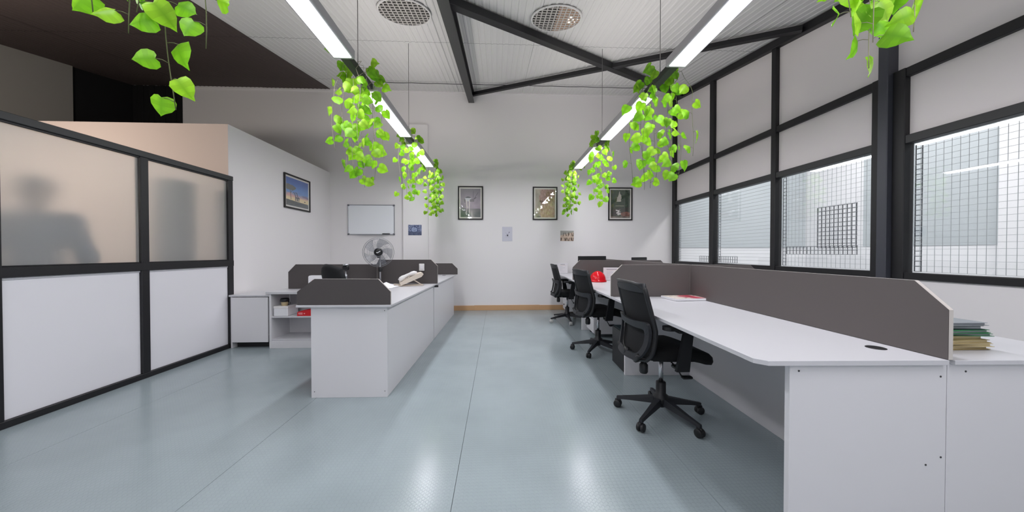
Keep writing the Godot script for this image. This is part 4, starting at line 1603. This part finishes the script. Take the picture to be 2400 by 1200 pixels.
	part("pages", st, M.paper, mg)
	var cn := FastNoiseLite.new()
	cn.seed = 3
	cn.frequency = 0.02
	var ci := paint(120, 90, func(u, v): return Color8(236, 226, 214).lerp(Color8(196, 74, 92), smoothstep(0.35, 0.6, u + 0.4 * cn.get_noise_2d(u * 120, v * 90)) * smoothstep(1.0, 0.8, u)).lerp(Color8(96, 80, 72), 0.7 * smoothstep(0.25, 0.5, cn.get_noise_2d(u * 200 + 50, v * 150))))
	st = mb()
	for v in [[-1, -1], [1, -1], [1, 1], [-1, -1], [1, 1], [-1, 1]]:
		st.set_uv(Vector2(0.5 + 0.5 * v[0], 0.5 + 0.5 * v[1]))
		st.add_vertex(Vector3(v[0] * 0.15, 0.0208, v[1] * 0.11))
	part("cover", st, picture(ci, 0.35), mg)
	st = mb()
	box(st, Vector3(-0.1508, 0.011, 0), Vector3(0.0016, 0.0196, 0.22))
	part("spine", st, M.paper, mg)
	# folders stacked on the window-side desk
	var y := 0.751
	var stack := [["folder_tan", 0.016, 0.06, "tan folder at the very bottom of the stack on the right-hand desk"], ["folder_tan_pale", 0.014, 0.055, "second tan folder from the bottom of the stack, a paler one"], ["folder_tan", 0.013, 0.03, "third tan folder from the bottom of the stack"], ["folder_tan", 0.016, 0.01, "uppermost tan folder of the stack, under the green ones"], ["folder_green", 0.012, 0.05, "lowest green folder of the stack, lying on the tan ones"], ["folder_green", 0.013, 0.03, "second green folder of the stack, just under the dark one"], ["folder_dark_green", 0.017, 0.005, "very dark green folder near the top of the stack"], ["folder_grey", 0.013, 0.02, "grey folder on the very top of the stack"]]
	for k in stack.size():
		var q: Array = stack[k]
		var fo := thing("folder", q[3], "folder", Vector3(rb(0.0, 0, 0).x + 0.955 + q[2] * 0.6, y, -1.42 + 0.008 * (k % 3)), RB_TURN + [0.05, -0.06, 0.1, 0.0, -0.08, 0.12, -0.03, 0.02][k], "folders stacked on the right-hand desk")
		st = mb()
		var th: float = q[1]
		box(st, Vector3(0, th - 0.0012, 0), Vector3(0.235, 0.002, 0.2), 0.0008)
		box(st, Vector3(0, 0.0012, 0), Vector3(0.24, 0.002, 0.205), 0.0008)
		box(st, Vector3(-0.119, th / 2, 0), Vector3(0.002, th, 0.2), 0.0008)
		part("cover", st, M[q[0]], fo)
		st = mb()
		box(st, Vector3(0.0, th / 2, 0), Vector3(0.222, th - 0.005, 0.19), 0.001)
		part("pages", st, M.folder_tan_pale if k < 4 else M.folder_grey, fo)
		y += th + 0.0006


func build_monitor(t: Node3D, w: float, h: float, lift: float) -> void:
	var st := mb()
	box(st, Vector3(0, lift + h / 2, 0), Vector3(w, h, 0.022), 0.006)
	part("casing", st, M.plastic_black, t)
	st = mb()
	box(st, Vector3(0, lift + h / 2 + 0.005, -0.0115), Vector3(w - 0.03, h - 0.04, 0.002))
	part("screen", st, M.dark_screen, t)
	st = mb()
	box(st, Vector3(0, lift + h / 2, 0.02), Vector3(w * 0.45, h * 0.5, 0.03), 0.01)
	bar(st, Vector3(0, 0.01, 0.03), Vector3(0, lift + h * 0.4, 0.03), 0.05, 0.02, 0.004, Vector3.BACK)
	box(st, Vector3(0, 0.006, 0.02), Vector3(0.2, 0.012, 0.16), 0.004)
	part("stand", st, M.plastic_black, t)


# ---------------------------------------------------------------- hanging ivy
func leaf_mesh(variant: int) -> ArrayMesh:
	var key := "leaf%d" % variant
	if shared.has(key):
		return shared[key]
	var half := [Vector2(0, 0.0), Vector2(0.018, 0.012), Vector2(0.04, 0.009), Vector2(0.053, -0.014), Vector2(0.05, -0.04), Vector2(0.035, -0.064), Vector2(0.015, -0.081), Vector2(0, -0.096)]
	var mid := [0.0, -0.004, -0.012, -0.026, -0.045, -0.064, -0.082, -0.1]
	var fold: float = [0.28, 0.5, 0.12][variant]
	var curl: float = [3.0, 1.0, 6.0][variant]
	var wave: float = [0.003, 0.005, 0.004][variant]
	var st := SurfaceTool.new()
	st.begin(Mesh.PRIMITIVE_TRIANGLES)
	st.set_smooth_group(0)
	var bend := func(p: Vector2, k: int) -> Vector3:
		return Vector3(p.x, p.y, -absf(p.x) * fold - curl * p.y * p.y + wave * sin(k * 2.1 + variant))
	for s in [-1, 1]:
		for k in 7:
			var a: Vector3 = bend.call(Vector2(0, mid[k]), 0)
			var b: Vector3 = bend.call(Vector2(0, mid[k + 1]), 0)
			var h1 := half[k] as Vector2
			var h2 := half[k + 1] as Vector2
			var m1: Vector3 = bend.call(Vector2(h1.x * 0.5 * s, lerpf(mid[k], h1.y, 0.5)), 0)
			var m2: Vector3 = bend.call(Vector2(h2.x * 0.5 * s, lerpf(mid[k + 1], h2.y, 0.5)), 0)
			var c: Vector3 = bend.call(Vector2(h2.x * s, h2.y), k + 1)
			var d: Vector3 = bend.call(Vector2(h1.x * s, h1.y), k)
			var shade := Color(0.86, 0.86, 0.8) if k % 2 else Color(1, 1, 1)
			var vein := Color(0.62, 0.7, 0.5)
			for q in [[a, vein, b, vein, m2, shade, m1, shade], [m1, shade, m2, shade, c, shade, d, shade]]:
				var order := [0, 1, 2, 0, 2, 3]
				if s > 0:
					order = [0, 2, 1, 0, 3, 2]
				for o in order:
					st.set_color(q[o * 2 + 1])
					st.add_vertex(q[o * 2])
	st.generate_normals()
	shared[key] = st.commit()
	return shared[key]


func ivy(label: String, at: Vector3, strands: Array, tuft: int, size: float, seed_: int) -> void:
	rng.seed = seed_
	var t := thing("hanging_ivy", label, "plant", at, 0.0, "artificial ivy hung from the strip lights")
	var first: Node3D
	for s in strands:   # [dx, dz, length, spacing]
		var st := mb(true)
		var pts := []
		var n := int(ceil(s[2] / 0.06))
		var w1 := rng.randf_range(0.0, TAU)
		var w2 := rng.randf_range(0.0, TAU)
		pts.append(Vector3(0.0, 0.075, s[1] * 0.6))
		pts.append(Vector3(clampf(s[0], -0.09, 0.09), 0.07, s[1] * 0.8))
		for k in n + 1:
			var d := float(k) / n
			var out: float = lerpf(0.5, 1.0, smoothstep(0.0, 0.25, d))
			var x: float = s[0] * out
			if absf(x) < 0.092 and d < 0.08:
				x = 0.092 * (1.0 if s[0] >= 0 else -1.0)
			pts.append(Vector3(x + 0.014 * sin(w1 + d * 7.0), 0.05 - d * s[2], s[1] + 0.014 * sin(w2 + d * 6.0)))
		tube(st, pts, 0.0016, 5)
		var leaves := []
		var y: float = 0.09 + rng.randf() * 0.04
		var side: int = 1 if rng.randf() < 0.5 else -1
		while y < s[2] - 0.01:
			var f: float = y / s[2] * n + 2
			var i := mini(int(f), pts.size() - 2)
			var p: Vector3 = (pts[i] as Vector3).lerp(pts[i + 1], f - i)
			var az := rng.randf_range(-0.9, 0.9) + (0.0 if side > 0 else PI)
			var q := p + Vector3(cos(az) * 0.032, rng.randf_range(-0.004, 0.016), sin(az) * 0.032)
			tube(st, [p, (p + q) / 2 + Vector3(0, 0.004, 0), q], 0.0012, 4)
			leaves.append([q, side])
			side = -side
			y += s[3] * rng.randf_range(0.75, 1.25)
		var stem := part("stem", st, M.stem_pale if seed_ % 3 else M.stem, t)
		if first == null:
			first = stem
		for l in leaves:
			put_leaf(stem, l[0], l[1], size)
	for k in tuft:
		var z := rng.randf_range(-0.2, 0.2)
		var sd := 1 if rng.randf() < 0.5 else -1
		put_leaf(first, Vector3(sd * rng.randf_range(0.07, 0.13), rng.randf_range(0.02, 0.14), z), sd, size)


func put_leaf(stem: Node, at: Vector3, side: int, size: float) -> void:
	var o := MeshInstance3D.new()
	o.name = "leaf"
	o.mesh = leaf_mesh(rng.randi() % 3)
	o.material_override = M["leaf_%d" % (rng.randi() % 4)]
	var roll := side * rng.randf_range(0.15, 1.35)
	var yaw := rng.randf_range(-1.0, 1.0)
	var pitch := rng.randf_range(-0.7, 0.35)
	var b := Basis(Vector3.UP, yaw) * Basis(Vector3.BACK, roll) * Basis(Vector3.RIGHT, pitch)
	o.transform = Transform3D(b.scaled_local(Vector3.ONE * size * rng.randf_range(0.8, 1.1)), at)
	stem.add_child(o, true)


func build_ivy() -> void:
	var y := STRIP_Y
	var xl: float = STRIP_X[0]
	var xr: float = STRIP_X[1]
	ivy("ivy hanging at the top left corner, its bare stems long and few-leaved", Vector3(xl, y, -1.16), [[-0.02, 0.0, 0.72, 0.05], [-0.09, 0.05, 0.80, 0.075], [0.02, 0.04, 0.85, 0.06], [0.085, -0.02, 1.06, 0.065], [0.07, 0.06, 0.8, 0.07], [0.20, 0.0, 0.86, 0.095], [0.06, 0.05, 0.7, 0.06]], 6, 0.72, 21)
	ivy("ivy hanging at the top right corner, beside the grey column", Vector3(xr, y, -1.16), [[-0.17, 0.0, 0.70, 0.07], [-0.11, 0.03, 0.80, 0.06], [-0.05, -0.03, 0.86, 0.06], [0.04, 0.02, 0.76, 0.07], [-0.08, 0.0, 0.74, 0.06]], 6, 0.78, 32)
	ivy("thick ivy clump on the left strip light, hanging before the dark wall", Vector3(xl, y, -2.90), [[-0.17, 0.08, 0.70, 0.12], [-0.10, 0.04, 0.84, 0.09], [-0.05, -0.1, 0.92, 0.085], [0.0, 0.1, 0.86, 0.085], [0.02, -0.05, 0.98, 0.085], [0.06, 0.14, 0.7, 0.09], [0.09, -0.12, 0.9, 0.085], [0.13, 0.02, 0.8, 0.085], [0.18, -0.08, 0.72, 0.1]], 16, 0.82, 43)
	ivy("thick ivy clump on the right strip light, hanging before the corner of the glazed wall", Vector3(xr, y, -2.90), [[-0.24, -0.05, 0.92, 0.12], [-0.18, 0.08, 0.88, 0.10], [-0.12, -0.08, 0.98, 0.095], [-0.06, 0.05, 0.9, 0.085], [-0.01, -0.12, 0.95, 0.085], [0.05, 0.1, 0.8, 0.085], [0.10, -0.04, 0.86, 0.085], [0.14, 0.06, 0.9, 0.1], [0.23, 0.12, 0.72, 0.125]], 18, 0.82, 54)
	ivy("slender ivy on the left strip light, hanging before the boxed column", Vector3(xl, y, -4.54), [[-0.12, 0.03, 0.80, 0.11], [-0.04, -0.04, 0.78, 0.09], [0.02, 0.05, 0.86, 0.085], [0.08, -0.03, 0.82, 0.085], [0.14, 0.04, 0.6, 0.1]], 9, 0.82, 65)
	ivy("slender ivy on the right strip light, hanging before the waterfall picture", Vector3(xr, y, -4.54), [[-0.13, 0.03, 0.80, 0.1], [-0.07, -0.04, 0.82, 0.085], [-0.01, 0.05, 0.88, 0.085], [0.05, -0.03, 0.80, 0.085], [0.12, 0.04, 0.66, 0.1]], 9, 0.82, 76)
	ivy("dense narrow ivy at the end of the left strip light, close to the back wall", Vector3(xl, y, -5.98), [[-0.04, 0.03, 0.84, 0.06], [0.03, -0.04, 0.90, 0.06], [0.08, 0.03, 0.86, 0.055], [0.13, -0.05, 0.92, 0.06], [0.17, 0.02, 0.8, 0.06], [0.10, 0.08, 0.7, 0.06]], 12, 0.75, 87)
	ivy("dense narrow ivy at the end of the right strip light, close to the back wall", Vector3(xr, y, -5.98), [[-0.22, 0.03, 0.88, 0.06], [-0.16, -0.04, 0.9, 0.06], [-0.11, 0.03, 0.80, 0.055], [-0.06, -0.05, 0.86, 0.06], [0.0, 0.02, 0.7, 0.08], [-0.13, 0.08, 0.72, 0.06]], 12, 0.75, 98)


# ---------------------------------------------------------------- the person behind the frosted pane
func flesh(st: SurfaceTool, bones: Array, cell: float, k: float, pad := 0.0) -> void:   # surface nets round tapered capsules [a, b, ra, rb]
	var lo := Vector3.INF
	var hi := -Vector3.INF
	for b in bones:
		var r: float = maxf(b[2], b[3]) + pad + cell * 2
		for e in 2:
			lo = lo.min(b[e] - Vector3.ONE * r)
			hi = hi.max(b[e] + Vector3.ONE * r)
	var n := Vector3i(((hi - lo) / cell).ceil()) + Vector3i.ONE
	var field := PackedFloat32Array()
	field.resize(n.x * n.y * n.z)
	field.fill(1.0)
	for b in bones:
		var a: Vector3 = b[0]
		var ab: Vector3 = b[1] - b[0]
		var l2 := maxf(ab.length_squared(), 1e-9)
		var ra: float = b[2] + pad
		var rb_: float = b[3] + pad
		var reach := maxf(ra, rb_) + k * 2 + cell * 2
		var i0 := Vector3i(((a.min(b[1]) - Vector3.ONE * reach - lo) / cell).floor()).max(Vector3i.ZERO)
		var i1 := Vector3i(((a.max(b[1]) + Vector3.ONE * reach - lo) / cell).ceil()).min(n - Vector3i.ONE)
		for z in range(i0.z, i1.z + 1):
			for y in range(i0.y, i1.y + 1):
				var row := (z * n.y + y) * n.x
				for x in range(i0.x, i1.x + 1):
					var p := lo + Vector3(x, y, z) * cell - a
					var h := clampf(p.dot(ab) / l2, 0.0, 1.0)
					var d := (p - ab * h).length() - lerpf(ra, rb_, h)
					var f := field[row + x]
					var m := maxf(k - absf(f - d), 0.0) / k
					field[row + x] = minf(f, d) - m * m * k * 0.25
	var at := {}
	var verts := []
	for z in n.z - 1:
		for y in n.y - 1:
			for x in n.x - 1:
				var base := (z * n.y + y) * n.x + x
				var v := PackedFloat32Array()
				var inside := 0
				for c in 8:
					var g := field[base + (c & 1) + ((c >> 1) & 1) * n.x + ((c >> 2) & 1) * n.x * n.y]
					v.append(g)
					if g < 0:
						inside += 1
				if inside == 0 or inside == 8:
					continue
				var sum := Vector3.ZERO
				var count := 0
				for c in 8:
					for ax in 3:
						if c & (1 << ax):
							continue
						var e := c | (1 << ax)
						if (v[c] < 0) != (v[e] < 0):
							var t := v[c] / (v[c] - v[e])
							var p := Vector3(c & 1, (c >> 1) & 1, (c >> 2) & 1)
							p[ax] += t
							sum += p
							count += 1
				at[Vector3i(x, y, z)] = lo + (Vector3(x, y, z) + sum / count) * cell
	for key in at:
		var base: int = (key.z * n.y + key.y) * n.x + key.x
		for ax in 3:
			var step: int = [1, n.x, n.x * n.y][ax]
			var a1 := (ax + 1) % 3
			var a2 := (ax + 2) % 3
			var k1: Vector3i = key
			k1[a1] -= 1
			var k2: Vector3i = key
			k2[a2] -= 1
			var k3: Vector3i = k1
			k3[a2] -= 1
			if not (at.has(k1) and at.has(k2) and at.has(k3)):
				continue
			var f0 := field[base]
			var f1 := field[base + step]
			if f0 < 0 and f1 >= 0:
				quad(st, at[key], at[k1], at[k3], at[k2])
			elif f0 >= 0 and f1 < 0:
				quad(st, at[key], at[k2], at[k3], at[k1])


func build_person() -> void:
	var t := thing("person", "person in a grey-blue shirt standing blurred behind the frosted pane at the left edge", "person", Vector3(-3.68, 0, -2.80), 0.5)
	var torso := [[Vector3(0, 0.93, 0), Vector3(0, 1.08, 0), 0.125, 0.115], [Vector3(0, 1.08, 0), Vector3(0, 1.32, 0), 0.12, 0.13], [Vector3(-0.1, 0.95, 0), Vector3(0.1, 0.95, 0), 0.1, 0.1], [Vector3(-0.07, 1.32, 0), Vector3(0.07, 1.32, 0), 0.115, 0.115], [Vector3(-0.17, 1.42, 0), Vector3(0.17, 1.42, 0), 0.062, 0.062]]
	var arms := []
	var hands := []
	var legs := []
	for s in [-1.0, 1.0]:
		var sh := Vector3(s * 0.19, 1.41, 0)
		var el := Vector3(s * 0.28, 1.13, 0.03)
		var wr := Vector3(s * 0.25, 0.90, -0.10)
		arms.append([sh, el, 0.056, 0.043])
		arms.append([el, wr, 0.043, 0.029])
		var palm := Vector3(s * 0.243, 0.83, -0.13)
		hands.append([wr, palm, 0.026, 0.03])
		hands.append([palm + Vector3(0, 0.01, -0.02), palm + Vector3(0, 0.01, 0.02), 0.018, 0.018])
		for k in 4:
			var z := -0.03 + 0.02 * k
			var root := palm + Vector3(0, -0.025, z)
			var m1 := root + Vector3(-s * 0.006, -0.034 - 0.004 * (k % 3), 0.0)
			var tip := m1 + Vector3(-s * 0.016, -0.028, 0.002)
			hands.append([root, m1, 0.0092, 0.0085])
			hands.append([m1, tip, 0.0085, 0.0075])
		var th := palm + Vector3(0, 0.02, 0.035)
		hands.append([th, th + Vector3(-s * 0.01, -0.03, 0.02), 0.011, 0.0095])
		hands.append([th + Vector3(-s * 0.01, -0.03, 0.02), th + Vector3(-s * 0.014, -0.056, 0.022), 0.0095, 0.008])
		var hip := Vector3(s * 0.095, 0.90, 0)
		var kn := Vector3(s * 0.105, 0.49, 0.012)
		var an := Vector3(s * 0.11, 0.085, -0.01)
		legs.append([hip, kn, 0.086, 0.056])
		legs.append([kn, an, 0.055, 0.037])
		legs.append([an + Vector3(0, -0.035, 0), an + Vector3(s * 0.015, -0.05, 0.15), 0.036, 0.03])
	var st := mb(true)
	flesh(st, torso + arms + legs + [[Vector3(0, 1.43, -0.005), Vector3(0, 1.56, 0.012), 0.055, 0.052]], 0.02, 0.05)
	flesh(st, hands, 0.006, 0.006)
	# head: skull, jaw, nose, brow, lips, ears
	flesh(st, [[Vector3(0, 1.665, -0.012), Vector3(0, 1.66, 0.02), 0.088, 0.078], [Vector3(0, 1.585, 0.045), Vector3(0, 1.61, 0.03), 0.045, 0.058], [Vector3(0, 1.66, 0.098), Vector3(0, 1.625, 0.113), 0.009, 0.014], [Vector3(-0.035, 1.672, 0.084), Vector3(0.035, 1.672, 0.084), 0.012, 0.012], [Vector3(-0.02, 1.594, 0.09), Vector3(0.02, 1.594, 0.09), 0.008, 0.008], [Vector3(-0.086, 1.655, 0.0), Vector3(-0.09, 1.625, 0.0), 0.015, 0.011], [Vector3(0.086, 1.655, 0.0), Vector3(0.09, 1.625, 0.0), 0.015, 0.011]], 0.008, 0.012)
	part("body", st, M.skin, t)
	st = mb(true)
	flesh(st, torso + [arms[0], arms[2], [arms[1][0], (arms[1][0] as Vector3).lerp(arms[1][1], 0.8), 0.043, 0.036], [arms[3][0], (arms[3][0] as Vector3).lerp(arms[3][1], 0.8), 0.043, 0.036]], 0.02, 0.05, 0.016)
	part("shirt", st, M.shirt, t)
	st = mb(true)
	flesh(st, [legs[0], legs[1], legs[3], legs[4], [Vector3(-0.08, 0.93, 0), Vector3(0.08, 0.93, 0), 0.105, 0.105]], 0.02, 0.04, 0.017)
	part("trousers", st, M.trousers, t)
	st = mb(true)
	flesh(st, [[Vector3(0, 1.695, -0.03), Vector3(0, 1.705, 0.02), 0.085, 0.07], [Vector3(0, 1.62, -0.05), Vector3(0, 1.68, -0.05), 0.06, 0.07]], 0.01, 0.02, 0.004)
	part("hair", st, M.hair, t)
	st = mb(true)
	flesh(st, [legs[2], legs[5]], 0.012, 0.02, 0.008)
	part("shoes", st, M.plastic_black, t)


func _ready() -> void:
	build_camera_and_light()
	make_materials()
	build_floor()
	build_ceiling()
	build_walls()
	build_partition()
	build_glazed_wall()
	build_hall()
	build_roof_steel()
	build_strips()
	build_office()
	build_right_desks()
	build_left_desks()
	build_storage()
	build_chairs()
	build_desk_things()
	build_wall_things()
	build_ivy()
	build_person()
